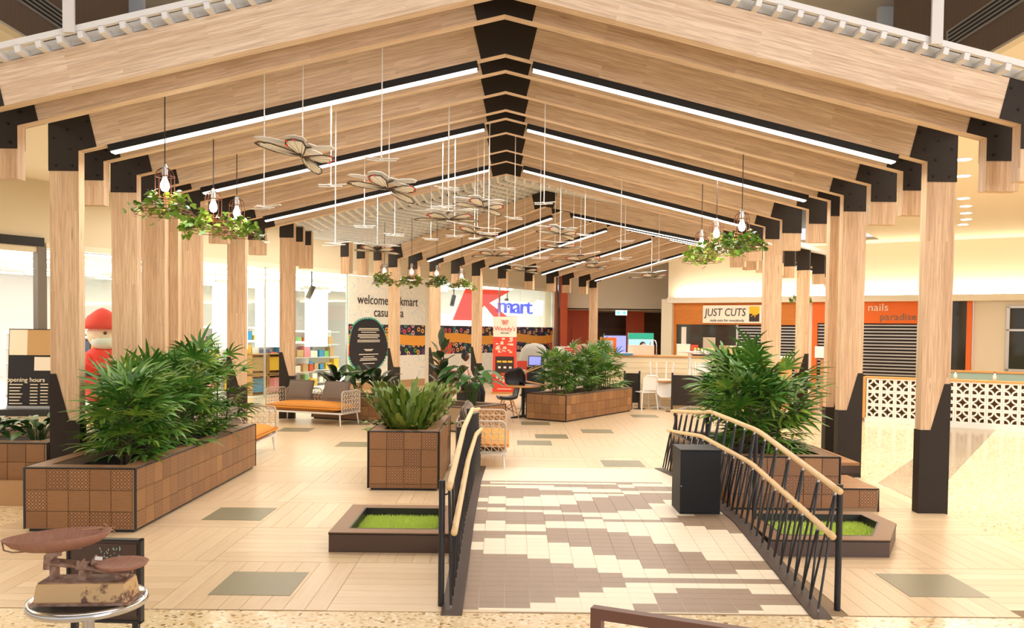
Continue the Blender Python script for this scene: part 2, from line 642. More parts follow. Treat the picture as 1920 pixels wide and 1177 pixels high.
fl = struct('floor', MB().box(-45, 45, -8, 70, -0.3, 0.0), 'terrazzo')
fl['label'] = 'speckled cream terrazzo floor with timber look planks under the pavilion'
MB().box(-4.96, 4.9, 5.97, 20.85, 0.0, 0.002).build('grout_bed', 'grout', fl)
MB().prism_xy([(4.96, 10.29), (6.18, 11.81), (10.35, 17.98), (9.3, 18.6), (6.63, 13.79), (5.0, 11.4)], 0.0, 0.003).build('terrazzo_band', 'terrazzo_grey', fl)
DARK = [(-2.21, 6.29), (-3.14, 8.75), (3.08, 6.42), (-4.42, 16.3), (-3.45, 17.55), (0.18, 14.75), (0.53, 15.7), (1.48, 16.6), (1.44, 12.5), (2.93, 19.75), (-2.9, 14.3), (3.9, 15.2), (0.3, 17.9)]
PW, PL = 0.155, 1.24
planks = []
mod_i = 0
Y = 5.97
j = 0
while Y < 20.8:
    for i in range(8):
        X = -4.96 + 1.2325 * i
        for k in range(8):
            if (i + j) % 2 == 0:
                planks.append((X + (k + 0.5) * 0.154, Y + PL / 2, 1))
            else:
                planks.append((X + 0.616, Y + (k + 0.5) * PW, 0))
    Y += PL
    j += 1


def hidden(x, y):
    return -0.4 < x < 2.25 and 5.9 < y < 12.3


planks = [p for p in planks if not hidden(p[0], p[1])]
planks.sort(key=lambda p: (p[1] + abs(p[0]) * 0.25))
vis = [p for p in planks if abs(p[0]) < 0.64 * p[1] + 0.4]
near, far = vis[:290], vis[290:]
pm = MB().box(-0.614, 0.614, -0.0755, 0.0755, 0.001, 0.006).mesh('plank', 'plank')
for x, y, v in near:
    obj('plank', pm, fl, (x, y, 0), (0, 0, PI / 2 if v else 0))
fm = MB()
for x, y, v in far:
    if v:
        fm.box(x - 0.0755, x + 0.0755, y - 0.617, y + 0.617, 0.001, 0.006)
    else:
        fm.box(x - 0.614, x + 0.614, y - 0.0755, y + 0.0755, 0.001, 0.006)
fm.build('plank_field', 'plank', fl, kind='stuff')
# planks carry on under the second pavilion
MB().prism_xy([(-5.0, 20.85), (4.9, 20.85), (9.5, 30), (3.0, 35), (-2.5, 26.5)], 0.0, 0.004).build('plank_sheet', 'plank', fl, kind='stuff')
dm = MB().box(0, 0.61, 0, 0.61, 0.002, 0.009).mesh('dark_tile', 'dark_tile')
for x, y in DARK:
    obj('dark_tile', dm, fl, (x, y, 0))

# ------------------------------------------------------------------ arched footbridge with tiles
BY0, BY1, BY2, BY3, BH = 5.98, 8.02, 10.1, 12.4, 0.2


def bz(y):
    if y <= BY0 or y >= BY3:
        return 0.0
    if y < BY1:
        return BH * (y - BY0) / (BY1 - BY0)
    if y < BY2:
        return BH
    return BH * (1 - (y - BY2) / (BY3 - BY2))


BX0, BX1 = -0.30, 2.16
br = thing('footbridge', 'low tiled footbridge ramp with white and grey stepped tile pattern', 'footbridge', (0, 0, 0))
prof = [(BY0, 0.0), (BY1, BH), (BY2, BH), (BY3, 0.0)]
deck = MB()
v = []
for x in (BX0, BX1):
    v += [(x, y, z - 0.006 if z > 0 else 0.0005) for y, z in prof]
deck.add(v, [(0, 4, 5, 1), (1, 5, 6, 2), (2, 6, 7, 3), (0, 1, 2, 3), (7, 6, 5, 4)])
deck.build('deck', 'ramp_light', br)
for x0, x1 in ((-0.45, BX0), (BX1, 2.30)):
    k = MB()
    pts = [(BY0 - 0.08, 0.0)] + [(y, z + 0.012) for y, z in prof] + [(BY3 + 0.05, 0)]
    n = len(pts)
    vv = [(x0, p[0], p[1]) for p in pts] + [(x1, p[0], p[1]) for p in pts]
    k.add(vv, [tuple(range(n - 1, -1, -1)), tuple(range(n, 2 * n))] + [(i, i + 1, n + i + 1, n + i) for i in range(n - 1)])
    k.build('edge_plate', 'slab_edge', br)
PAT = ['DDDDDDDDDDDDDLLDDDLLDDDDDDLDDDLLDDDDDDDLDDD', 'LDDDDDDDDDDDLLLLDDLLLDDDDLLDDLLLLDDDDDDLDLD', 'LDDDDDDDDDDDLLLLLDLLDDDDDLDDLLLLDDDDDDLLDLD',
       'LLDDDDDDDDDLLLLLLDLLDDDDDLDDLLLLLDDDDDLLDLD', 'LLLDDDDDDDLLLLLDDDDLLDDDLLDDLLLLLLDDDLLLDLD', 'LLLLDDDDDLLLLLDDDDDLLDDDLDDDDLLLLLDDDLLDDLD',
       'LLLLLDDDLLLLDDDDDDDLLLDLLDDDDDDLLLLDLLLDDLD', 'DDLLLLDLLLLDDDDDDDLLLDLLLDDDDDDDDLLDLLDDDLD', 'DDDDLLDLLDDDDDDDDLLLLDLLLLDDDDDDDDLDLLDDDLD',
       'DDDDDLDLDDDDDDDLLLLLLDLLLLLDDDDDDDDLLDDLLDD', 'DDDDDLDLDDDDDLLLLLLLLDDLLLLLLLDDDDDDLDDDLLD', 'LDDDDLDLDDDLLLLLLLLLDDDDLLLLLLLLDDDDLDDDLLD',
       'LLDDLLDLLDDLLLLLLLLDDDDDDLLLLLLLDDDDLDDDLLL', 'LLDDLLDLLDDLLLLLLLDDDDDDDLLLLLLLDDDDLDDDLLL']
colx = [BX0, -0.19] + [-0.19 + 0.186 * k for k in range(1, 13)] + [BX1]
ROW = 0.0975
stuffL, stuffD = MB(), MB()
tcache = {}
for r in range(43):
    ya = 6.055 + ROW * (r - 1)
    yb = ya + ROW
    ya = max(ya, BY0 + 0.03)
    za, zb = bz(ya), bz(yb)
    for c in range(14):
        x0, x1 = colx[c] + 0.0016, colx[c + 1] - 0.0016
        lt = PAT[c][r] == 'L'
        a, b = ya + 0.0014, yb - 0.0014
        hw = (x1 - x0) / 2
        L = math.hypot(b - a, zb - za) / 2
        ang = math.atan2(zb - za, b - a)
        if r < 21:
            key = (round(hw, 4), round(L, 3), lt)
            if key not in tcache:
                tcache[key] = MB().box(-hw, hw, -L, L, -0.005, 0.002).mesh('tile', 'ramp_light' if lt else 'ramp_dark')
            obj('tile', tcache[key], br, ((x0 + x1) / 2, (a + b) / 2, (za + zb) / 2), (ang, 0, 0))
        else:
            t = MB().box(-hw, hw, -L, L, -0.005, 0.002)
            t.xform(Matrix.Translation(((x0 + x1) / 2, (a + b) / 2, (za + zb) / 2)) @ Matrix.Rotation(ang, 4, 'X'))
            (stuffL if lt else stuffD).add(t.v, t.f)
stuffL.build('light_tiles', 'ramp_light', br, kind='stuff')
stuffD.build('dark_tiles', 'ramp_dark', br, kind='stuff')

# ------------------------------------------------------------------ ceiling, void and walls
CZ = 5.2
cl = MB()
for poly in ([(-5.45, -8), (-5.45, 21.2), (3.46, 34.8), (3.46, 60), (-45, 60), (-45, -8)],
             [(5.45, -8), (40, -8), (40, 60), (12.49, 60), (12.49, 28.87), (5.45, 18.14)],
             [(3.46, 34.8), (12.49, 28.87), (12.49, 60), (3.46, 60)]):
    cl.prism_xy(poly, CZ, CZ + 0.1)
ceil = struct('ceiling', cl, 'ceiling_white')
vt = struct('ceiling', MB().box(-12, 14, -8, 40, 6.9, 7.0), 'void_grey')
for sx, nm in ((-1, 'wall_left'), (1, 'wall_right')):
    w = thing('bulkhead_panel', ('left' if sx < 0 else 'right') + ' brown timber veneer bulkhead above the pavilion with slot grille', 'bulkhead', (sx * 5.45, 0, 0))
    MB().box(-0.05, 0.05, -7.5, 12.2, CZ, 6.9).build('veneer_panel', 'void_brown', w)
    MB().box(-0.06, 0.06, -7.5, 12.25, CZ - 0.03, CZ).build('edge_trim', 'wall_grey', w)
    fr = MB().box(-0.075, 0.075, 4.0, 10.65, 5.52, 5.75).build('vent_frame', 'silver', w)
    for k in range(4):
        z = 5.545 + k * 0.05
        MB().box(-0.08, 0.08, 4.05, 10.6, z, z + 0.026).build('vent_slot', 'black', fr)
    # white wall of the void behind
    struct(nm, MB().box(sx * 5.5 if sx > 0 else sx * 11, sx * 11 if sx > 0 else sx * 5.5, 12.9, 13.0, CZ, 6.9), 'void_white')
for k, (xa, xb) in enumerate(((3.1, 4.6), (-4.6, -3.1), (3.4, 1.6))):
    MB().path([(xa, 12.6, 6.85), (xb, 10.2 if k < 2 else 13.0, 6.85)], 0.14, 4).build('trim_%d' % (k + 1), 'void_white')['kind'] = 'structure'

# ------------------------------------------------------------------ timber portals
SL, RA, RC, RW, RO, TH, HV, KB = 0.23882, 5.0236, 3.9079, 4.672, 4.993, 0.13, 0.385, 3.687
AL = math.atan(SL)


def zu(x):
    return RA - SL * abs(x)


def panel(name, poly, y0, y1, beta, origin, mat, parent):
    """prism in the portal plane whose own x axis lies at angle beta, so the grain runs along it"""
    cb, sb = math.cos(beta), math.sin(beta)
    loc = []
    for x, z in poly:
        dx, dz = x - origin[0], z - origin[1]
        loc.append((dx * cb + dz * sb, -dx * sb + dz * cb))
    return MB().prism_xz(loc, y0, y1).build(name, mat, parent, (origin[0], 0, origin[1]), (0, -beta, 0))


def mir(poly, s):
    return [(s * x, z) for x, z in poly]


STUB = 3.40


def portal(label, loc, rz, left, right, group, left_on=True, right_on=True, bolts=False):
    t = thing('timber_portal', label, 'portal', loc, rz, group)
    for s, full, on in ((-1, left, left_on), (1, right, right_on)):
        if not on:
            continue
        ra = mir([(RO, zu(RO)), (0, RA), (0, RA + HV), (RO, zu(RO) + HV)], s)
        panel('rafter', ra, 0, TH, AL if s < 0 else -AL, (s * 2.4, zu(2.4)), 'beam_wood', t)
        zb = 0.0 if full else STUB
        panel('post' if full else 'hanging_post', mir([(RW, zb), (RO, zb), (RO, zu(RO)), (RW, RC)], s), 0, TH, PI / 2, (s * (RW + RO) / 2, 2), 'pole_wood', t)
        ca, sa = math.cos(AL), math.sin(AL)
        xe = RW - 0.2
        kn = mir([(RO + 0.005, KB), (RW, KB), (RW, RC), (xe, zu(xe)), (xe + HV * ca * sa, zu(xe) + HV * ca * ca), (RO + 0.005, zu(RO) + HV)], s)
        k = MB().prism_xz(kn, -0.007, -0.001).prism_xz(kn, TH + 0.001, TH + 0.007)
        x0, x1 = sorted((s * (RO + 0.001), s * (RO + 0.007)))
        k.box(x0, x1, -0.007, TH + 0.007, KB, zu(RO) + HV)
        kp = k.build('knee_bracket', 'steel', t)
        if bolts:
            bm = MB()
            for bx, bzz in ((RW + 0.07, KB + 0.06), (RO - 0.07, KB + 0.06), (RW + 0.09, KB + 0.24), (RO - 0.05, KB + 0.36), (RW - 0.03, zu(RW) + 0.13), (RW - 0.1, zu(RW) + 0.32), (RW + 0.12, RC + 0.23)):
                bm.path([(s * bx, -0.007, bzz), (s * bx, -0.016, bzz)], 0.014, 6)
            bm.build('bolts', 'bolt', kp, kind='stuff')
        if full:
            sh = mir([(RW - 0.006, 0), (RO + 0.006, 0), (RO + 0.006, 1.456), (RO - 0.065, 1.456), (RW + 0.115, 0.94), (RW - 0.006, 0.94)], s)
            MB().prism_xz(sh, -0.008, TH + 0.008).build('base_shoe', 'steel', t)
    if left_on and right_on:
        ca, sa = math.cos(AL), math.sin(AL)
        xe = 0.265
        top = (xe + HV * ca * sa, zu(xe) + HV * ca * ca)
        pl = [(-xe, zu(xe)), (0, RA), (xe, zu(xe)), top, (0, RA + HV), (-top[0], top[1])]
        MB().prism_xz(pl, -0.006, -0.001).prism_xz(pl, TH + 0.001, TH + 0.006).build('ridge_plate', 'steel', t)
    return t


FY = [7.74, 8.2906, 9.4568, 10.0377, 10.9232, 11.8078, 12.2817, 13.1668, 14.4463, 15.3924, 16.6436]
ORD = ['frontmost', 'second', 'third', 'fourth', 'fifth', 'sixth', 'seventh', 'eighth', 'ninth', 'tenth', 'eleventh']
# True = a post that reaches the floor, False = a short hanging post
LEFTS = [False, False, True, False, True, True, True, True, False, True, False]
RIGHTS = [False, False, True, False, False, True, True, False, False, True, False]
for i, y in enumerate(FY):
    lab = 'pale oak gable portal of the near pavilion, %s from the camera, black knee plates' % ORD[i]
    portal(lab, (XC, y, 0), 0, LEFTS[i], RIGHTS[i], 'portals of the near pavilion', bolts=i < 6)
O2 = Vector((0.8433, 20.9595))
S2 = [0.0, 0.86, 1.82, 2.87, 3.95, 5.42, 7.08, 8.55, 9.68, 10.99, 11.85]
L2 = [True, False, True, False, True, False, False, False, False, False, True]
for i, s in enumerate(S2):
    p = O2 + AX * s
    lab = 'honey oak gable portal of the far pavilion, %s from its near end, black knees' % ('first' if i == 0 else ORD[i])
    portal(lab, (p.x, p.y, 0), RZ, L2[i], i in (5, 10), 'portals of the far pavilion')

# posts of the hip corner, without rafters
hp = [((-4.99, 18.65), True, 'full height oak post at the hip corner behind the back sofa'), ((-4.99, 19.5), False, 'short hanging oak post right behind the hip corner post'),
      ((-4.99, 20.3), False, 'last short hanging oak post of the left eave at the hip corner')]
for (x, y), full, lab in hp:
    t = thing('corner_post', lab, 'post', (x, y, 0), 0, 'posts of the hip corner')
    zt = 4.28
    zb = 0 if full else STUB
    pm_ = MB().box(zb - 2, zt - 2, 0, TH, -0.16, 0.16)
    pm_.build('post', 'pole_wood', t, (0.16, 0, 2), (0, -PI / 2, 0))
    MB().box(-0.006, 0.3, -0.008, TH + 0.008, KB + 0.26, zt).build('knee_bracket', 'steel', t)
    if full:
        MB().prism_xz([(-0.006, 0), (0.326, 0), (0.326, 0.94), (0.205, 0.94), (0.065, 1.456), (-0.006, 1.456)], -0.008, TH + 0.008).build('base_shoe', 'steel', t)
for k, s in enumerate((-1.9, -1.3, -0.65)):
    p = O2 + AX * s + LF * 4.95
    t = thing('corner_post', 'short hanging oak post left of the far pavilion, %s in its row of three' % ['first', 'second', 'third'][k], 'post', (p.x, p.y, 0), RZ, 'posts of the hip corner')
    MB().box(STUB - 2, 4.2 - 2, 0, TH, -0.15, 0.15).build('post', 'pole_wood', t, (0.15, 0, 2), (0, -PI / 2, 0))
    MB().box(-0.006, 0.28, -0.008, TH + 0.008, KB + 0.14, 4.2).build('knee_bracket', 'steel', t)

# ------------------------------------------------------------------ white egg-crate lattice on the rafters
def lattice(name, label, loc, rz, y_start, y_end_fn, fine):
    t = thing(name, label, 'lattice', loc, rz)
    PIT = 0.19
    N = 27
    for s in (-1, 1):
        for k in range(N + 1):
            x = 0.02 + k * PIT * math.cos(AL)
            ye = y_end_fn(s * x)
            z = zu(x) + HV
            y0 = y_start(s * x)
            if ye - y0 < 0.2:
                continue
            MB().box(-0.024, 0.024, y0, ye, 0.0, 0.065).build('slat', 'lattice_white', t, (s * x, 0, z), (0, AL * s, 0))
    cross = MB()
    k = 0
    y = y_start(0) if not fine else y_start(0)
    while y < max(y_end_fn(-5.0), y_end_fn(5.0)):
        for s in (-1, 1):
            xa, xb = 0.0, 5.1
            while xa < xb and not (y_start(s * xa) - 0.01 <= y <= y_end_fn(s * xa)):
                xa += 0.1
            while xb > xa and not (y_start(s * xb) - 0.01 <= y <= y_end_fn(s * xb)):
                xb -= 0.1
            if xb - xa < 0.2:
                continue
            lo_ = 0.064 if k == 0 else 0.03
            pts = [(s * xa, zu(xa) + HV + lo_), (s * xb, zu(xb) + HV + lo_), (s * xb, zu(xb) + HV + 0.12), (s * xa, zu(xa) + HV + 0.12)]
            if fine and k % 1 == 0:
                MB().prism_xz(pts, y, y + 0.045).build('cross_slat', 'lattice_white', t)
            else:
                cross.prism_xz(pts, y, y + 0.045)
        y += PIT
        k += 1
    if cross.v:
        cross.build('cross_slats', 'lattice_white', t, kind='stuff')
    return t


lattice('roof_lattice', 'white egg-crate roof lattice lying on the portals of the near pavilion', (XC, 0, 0), 0, lambda x: 7.6, lambda x: 19.57 - x * (0.285 if x < 0 else 0.30), True)
lattice('roof_lattice', 'white egg-crate roof lattice over the far pavilion', (O2.x, O2.y, 0), RZ, lambda x: -1.66 + x * (0.30 if x < 0 else 0.30) + 0.0 if x < 0 else -1.66 + 0.3 * x, lambda x: 12.2, False)

for s in (-1, 1):
    t = MB().box(-0.05, 0.05, -0.012, 0.012, 0, 2.3).build('hanger_strap', 'white_metal', None, (s * 3.8 + XC, 7.56, zu(3.8) + HV + 0.05))
    tag(t, 'flat white steel hanger strap holding the %s roof slope' % ('left' if s < 0 else 'right'), 'hanger', 'roof hanger straps')

# ------------------------------------------------------------------ linear lights under the portals
def linear_light(label, parent_loc, rz, s, x0, x1, group, watts):
    beta = AL if s < 0 else -AL
    xm = (x0 + x1) / 2
    h = (x1 - x0) / 2 / math.cos(AL)
    c, sn = math.cos(rz), math.sin(rz)
    lx, ly = s * xm, 0.0
    t = thing('linear_light', label, 'light', (parent_loc[0] + lx * c - ly * sn, parent_loc[1] + lx * sn + ly * c, zu(xm)), 0, group)
    t.rotation_euler = (Matrix.Rotation(rz, 3, 'Z') @ Matrix.Rotation(-beta, 3, 'Y')).to_euler()
    MB().box(-h, h, 0.004, 0.112, -0.078, -0.001).build('housing', 'black', t)
    MB().box(-h + 0.02, h - 0.02, 0.008, 0.108, -0.094, -0.078).build('diffuser', 'led', t)
    l = bpy.data.lights.new('strip_lamp', 'AREA')
    l.shape = 'RECTANGLE'
    l.size, l.size_y = 2 * h - 0.05, 0.09
    l.energy = watts
    l.color = (1, 0.95, 0.88)
    o = bpy.data.objects.new('strip_lamp', l)
    COL.objects.link(o)
    o.parent = t
    o.location = (0, 0.058, -0.098)


for n, (i, nm) in enumerate(((2, 'nearest'), (6, 'middle'), (9, 'farthest'))):
    for s in (-1, 1):
        linear_light('%s linear LED light on the %s roof slope of the near pavilion' % (nm, 'left' if s < 0 else 'right'), (XC, FY[i], 0), 0, s, 0.31, 4.36, 'LED lines of the near pavilion', 55)
for n, i in enumerate((1, 4, 6, 9)):
    p = O2 + AX * S2[i]
    for s in (-1, 1):
        linear_light('%s linear LED light on the %s slope of the far pavilion' % (['first', 'second', 'third', 'last'][n], 'left' if s < 0 else 'right'), (p.x, p.y, 0), RZ, s, 0.33, 4.36, 'LED lines of the far pavilion', 52)
NTH = ['first', 'second', 'third', 'fourth', 'fifth', 'sixth', 'seventh', 'eighth', 'ninth', 'tenth', 'eleventh', 'twelfth', 'thirteenth', 'fourteenth', 'fifteenth', 'sixteenth', 'seventeenth', 'eighteenth', 'nineteenth', 'twentieth', 'twenty-first', 'twenty-second', 'twenty-third', 'twenty-fourth', 'twenty-fifth', 'twenty-sixth']
GOODS = ['red', 'blue', 'yellow', 'green', 'pink', 'cream', 'navy', 'tan']
# ------------------------------------------------------------------ store front on the left (own frame: x along the wall, y into the store)
KW = bpy.data.objects.new('wall_left', None)
KRZ = R(90 - 33.28)
KP = Vector((-4.95, 27.4))


def kpt(x, y, z=0.0):
    p = KP + AX * x + LF * y
    return (p.x, p.y, z)


def kw(name, mb, mat):
    o = mb.build(name, mat, None, kpt(0, 0), (0, 0, KRZ))
    o['kind'] = 'structure'
    return o


bpy.data.objects.remove(KW)
GT = 3.72
kw('wall_left', MB().box(-16, 13.0, 0.0, 0.3, GT, 5.2), 'wall_grey')
kw('trim_4', MB().box(-9.85, 13.0, -0.04, 0.0, GT - 0.02, GT + 0.1), 'wall_cream')
kw('trim_5', MB().box(-16, -9.9, -0.06, 0.12, GT, GT + 0.2), 'edge_black')
kw('trim_6', MB().box(-16, -9.9, -0.03, 0.1, GT - 0.12, GT), 'wall_grey')
kw('trim_7', MB().box(-10.05, -9.85, -0.06, 0.14, 0, GT), 'grey_print')
kw('baseboard_left', MB().box(-0.3, 13.0, -0.06, 0.06, 0, 0.24), 'tan_base')
kw('trim_8', MB().box(3.55, 4.1, -0.08, 0.3, 0, GT), 'wall_cream')
kw('wall_left', MB().box(12.6, 13.0, -0.08, 0.4, 0, GT), 'wall_grey')
# glass panes
for k, (a, b) in enumerate(((-9.85, -6.9), (-6.9, -3.6), (-3.6, -0.3), (4.1, 8.4), (8.4, 12.6))):
    w = kw('window_%d' % (k + 1), MB().box(a + 0.01, b - 0.01, 0.02, 0.035, 0.0 if a < 0 else 0.24, GT - 0.02), 'glass_pane')
    fr = MB()
    fr.box(b - 0.015, b + 0.015, 0.0, 0.06, 0.0, GT)
    fr.build('window_frame', 'silver', w)
# interior shell
kw('floor', MB().box(-17, 13.0, 0.1, 15, 0.0, 0.01), 'white')
kw('ceiling', MB().box(-17, 13.0, 0.3, 15, 3.86, 3.96), 'white')
kw('wall_back', MB().box(-17, 13.0, 15, 15.2, 0, 4.4), 'white')
kw('wall_back', MB().box(-17.2, -17, 0.1, 15, 0, 4.4), 'white')
kw('wall_back', MB().box(13.0, 13.2, 0.1, 15, 0, 4.4), 'white')
n = 0
for row, yy in enumerate((0.7, 1.6, 2.5, 3.4, 4.3, 5.2, 6.2, 7.4, 8.6, 10.1, 11.6)):
    for seg in range(6):
        xx = -15.5 + seg * 4.6 + (row % 2) * 1.2
        m = MB().box(0, 3.0, -0.03, 0.03, -0.04, 0.0)
        t = m.build('ceiling_tube', 'store_tube', None, kpt(xx, yy, 3.79), (0, 0, KRZ))
        tag(t, 'white tube light under the store ceiling, %s along the %s row from the glass' % (NTH[seg], NTH[row]), 'tube light', 'tube lights in the store')
        h = MB().box(0.0, 3.0, -0.05, 0.05, 0.0, 0.03).build('housing', 'white', t)
        n += 1
for x in (-11.0, -5.0, 1.0, 8.0):
    p = kpt(x, 5, 3.72)
    area('store_lamp', p, (0, 0, KRZ), 5, 8, 280, (1, 0.96, 0.86))

# display stands behind the glass
def kthing(name, label, cat, x, y, z=0.0, group=None, rz=0.0):
    return thing(name, label, cat, kpt(x, y, z), KRZ + rz, group)


def shelf_unit(label, short, x, y, w, h, n, seed, d=0.45, body='white', group='store shelves'):
    rg = random.Random(seed)
    t = kthing('display_shelf', label, 'shelf', x, y, 0, group)
    MB().box(-w / 2, w / 2, d - 0.04, d, 0, h).build('back_panel', body, t)
    for k in range(n + 1):
        z = 0.12 + k * (h - 0.16) / n
        MB().box(-w / 2, w / 2, 0, d - 0.04, z - 0.02, z).build('shelf_board', body, t)
    for k in range(n):
        z = 0.12 + k * (h - 0.16) / n
        gap = (h - 0.16) / n
        xx = -w / 2 + 0.06
        q = 0
        while xx < w / 2 - 0.2:
            bw = rg.uniform(0.12, 0.3)
            bh = rg.uniform(0.4, 0.85) * gap
            o = MB().box(-bw / 2, bw / 2, -0.12, 0.12, 0, bh).build('product_box', 'goods_%d' % (ci := rg.randrange(8)), None, kpt(x + xx + bw / 2, y + 0.17, z + 0.001), (0, 0, KRZ))
            tag(o, '%s product box, %s along the %s tier of the %s' % (GOODS[ci], NTH[q], NTH[k], short), 'product', 'boxed goods on the store shelves')
            q += 1
            xx += bw + rg.uniform(0.02, 0.14)


shelf_unit('white shelf of small goods behind the glass, second window from the corner post', 'white shelf in the second window', -5.2, 1.6, 1.5, 1.5, 3, 3)
shelf_unit('low white shelf of coloured goods in the store right of the hip corner post', 'low shelf by the corner post', -1.5, 1.2, 2.2, 1.55, 3, 5)
shelf_unit('pale display shelf between the two oak posts behind the back sofa', 'pale shelf behind the sofa', -3.4, 1.0, 1.3, 1.6, 3, 8)
shelf_unit('tall shelf of goods deep in the store behind the entrance', 'tall entrance shelf', -12.0, 5.0, 4.0, 2.0, 4, 11)
shelf_unit('white shelf of boxed toys far inside the store', 'far toy shelf', -6.8, 4.5, 3.0, 1.8, 4, 12)
shelf_unit('wide white shelf of bright goods deep behind the santa figure', 'wide deep shelf', -7.6, 2.6, 2.6, 1.7, 4, 21)
shelf_unit('long white shelf of bright goods deep behind the display cubes', 'long deep shelf', -2.9, 2.9, 3.4, 2.0, 4, 22)
shelf_unit('white shelf of bright goods deep left of the welcome panel', 'deep shelf by the panel', 0.6, 2.4, 2.4, 1.9, 4, 23)
t = kthing('display_crate', 'yellow wooden display cubes with flyers behind the glass near the back sofa', 'display', -3.1, 0.45)
for k, (x, z) in enumerate(((-0.3, 0.0), (0.32, 0.0), (-0.3, 0.62), (0.32, 0.62))):
    cb = MB()
    for a in ((-0.3, 0.3, 0, 0.4, z, z + 0.03), (-0.3, 0.3, 0, 0.4, z + 0.57, z + 0.6), (-0.3, -0.27, 0, 0.4, z, z + 0.6), (0.27, 0.3, 0, 0.4, z, z + 0.6), (-0.3, 0.3, 0.37, 0.4, z, z + 0.6)):
        cb.box(a[0] + x, a[1] + x, *a[2:])
    c_ = cb.build('cube', 'bench_wood' if k % 2 else 'wood_table', t)
    MB().box(x - 0.2, x + 0.2, 0.1, 0.12, z + 0.1, z + 0.5).build('flyer', 'goods_%d' % ((k * 3 + 1) % 8), c_)
for k, (x, y, w, h, z) in enumerate(((-6.65, 1.0, 1.15, 2.3, 1.05), (-4.1, 0.9, 1.2, 1.9, 1.35), (-2.65, 0.8, 1.25, 1.95, 1.4), (-0.85, 0.8, 0.95, 1.8, 1.4), (-9.3, 4.2, 0.8, 1.7, 1.5), (7.2, 1.0, 3.2, 1.0, 1.6), (10.4, 1.0, 2.4, 1.0, 1.6))):
    t = kthing('hanging_banner', 'bright blank white banner hanging inside the store, %s from the entrance' % ['second', 'third', 'fourth', 'fifth', 'first', 'sixth', 'seventh'][k], 'banner', x, y, z, 'white store banners')
    MB().box(-w / 2, w / 2, -0.02, 0.02, 0, h).build('board', 'lightbox_banner_glow', t)  # banner board is given its own glow to look brightly lit
    MB().tube((-w / 2 + 0.1, 0, h), (-w / 2 + 0.1, 0, 3.86 - z), 0.006, 5).tube((w / 2 - 0.1, 0, h), (w / 2 - 0.1, 0, 3.86 - z), 0.006, 5).build('hanger', 'silver', t)
for k, x in enumerate((-6.5, -4.05, -1.4, 5.9, 9.6)):
    t = kthing('track_spotlight', 'black cylinder spotlight hanging in the store, %s from the entrance' % ['first', 'second', 'third', 'fourth', 'fifth'][k], 'spotlight', x, 0.45, 3.12, 'store spotlights', rz=k * 0.7)
    MB().tube((0, 0, 0.1), (0, 0, 0.74), 0.02, 6).build('stem', 'black', t)
    MB().tube((0, -0.06, 0.16), (0.06, 0.1, -0.22), 0.085, 12).build('lamp_head', 'edge_black', t)
# clothes rail with shirts
t = kthing('clothes_rail', 'white clothes rail carrying shirts inside the store entrance', 'clothes rail', -12.3, 3.2)
MB().path([(-1.9, 0, 0), (-1.9, 0, 1.8), (2.6, 0, 1.8), (2.6, 0, 0)], 0.02, 6).build('rail', 'white_metal', t)
for k in range(10):
    c_ = ['shirt_pink', 'shirt_white', 'trousers', 'goods_5', 'shirt_white'][k % 5]
    m = MB().prism_xz([(-0.16, 0), (0.16, 0), (0.17, 0.4), (0.3, 0.32), (0.34, 0.46), (0.1, 0.62), (-0.1, 0.62), (-0.34, 0.46), (-0.3, 0.32), (-0.17, 0.4)], -0.03, 0.03)
    o = m.build('shirt', c_, None, kpt(-14.0 + k * 0.42, 3.2 - 0.02 * (k % 3), 1.15), (0, 0, KRZ + 0.25))
    tag(o, ['pink', 'white', 'dark', 'cream', 'plain white'][k % 5] + ' shirt hanging on the store clothes rail, %s from the left end' % NTH[k], 'shirt', 'shirts on the clothes rail')
# small decorated trees on a high shelf
t = kthing('high_shelf', 'long white high shelf above the clothes inside the entrance', 'shelf', -12.5, 4.4, 0)
MB().box(-3, 3, 0, 0.6, 1.95, 2.0).build('board', 'white', t)
MB().box(-3, -2.94, 0, 0.06, 0, 1.95).box(2.94, 3, 0, 0.06, 0, 1.95).build('upright', 'white', t)
for k in range(5):
    x = -13.6 + k * 0.62
    t = kthing('decorated_tree', 'small dark tinsel tree with baubles on the high shelf, %s from the left' % ORD[k].replace('frontmost', 'first'), 'tree', x, 4.65, 2.0, 'tinsel trees')
    MB().lathe([(0.29, 0.12), (0.2, 0.4), (0.24, 0.4), (0.14, 0.68), (0.17, 0.68), (0.02, 1.05)], 9).build('cone', 'tree_dark', t)
    MB().tube((0, 0, 0), (0, 0, 0.12), 0.03, 6).build('trunk', 'stem_brown', t)
    b = MB()
    rg = random.Random(k)
    for q in range(26):
        z = rg.uniform(0.15, 0.95)
        a = rg.uniform(0, 2 * PI)
        rr = 0.29 * (1.08 - z) + 0.02
        b.ball((rr * math.cos(a), rr * math.sin(a), z), 0.035, 5)
    b.build('baubles', ['goods_0', 'white', 'goods_4', 'goods_6', 'goods_2'][k], t, kind='stuff')
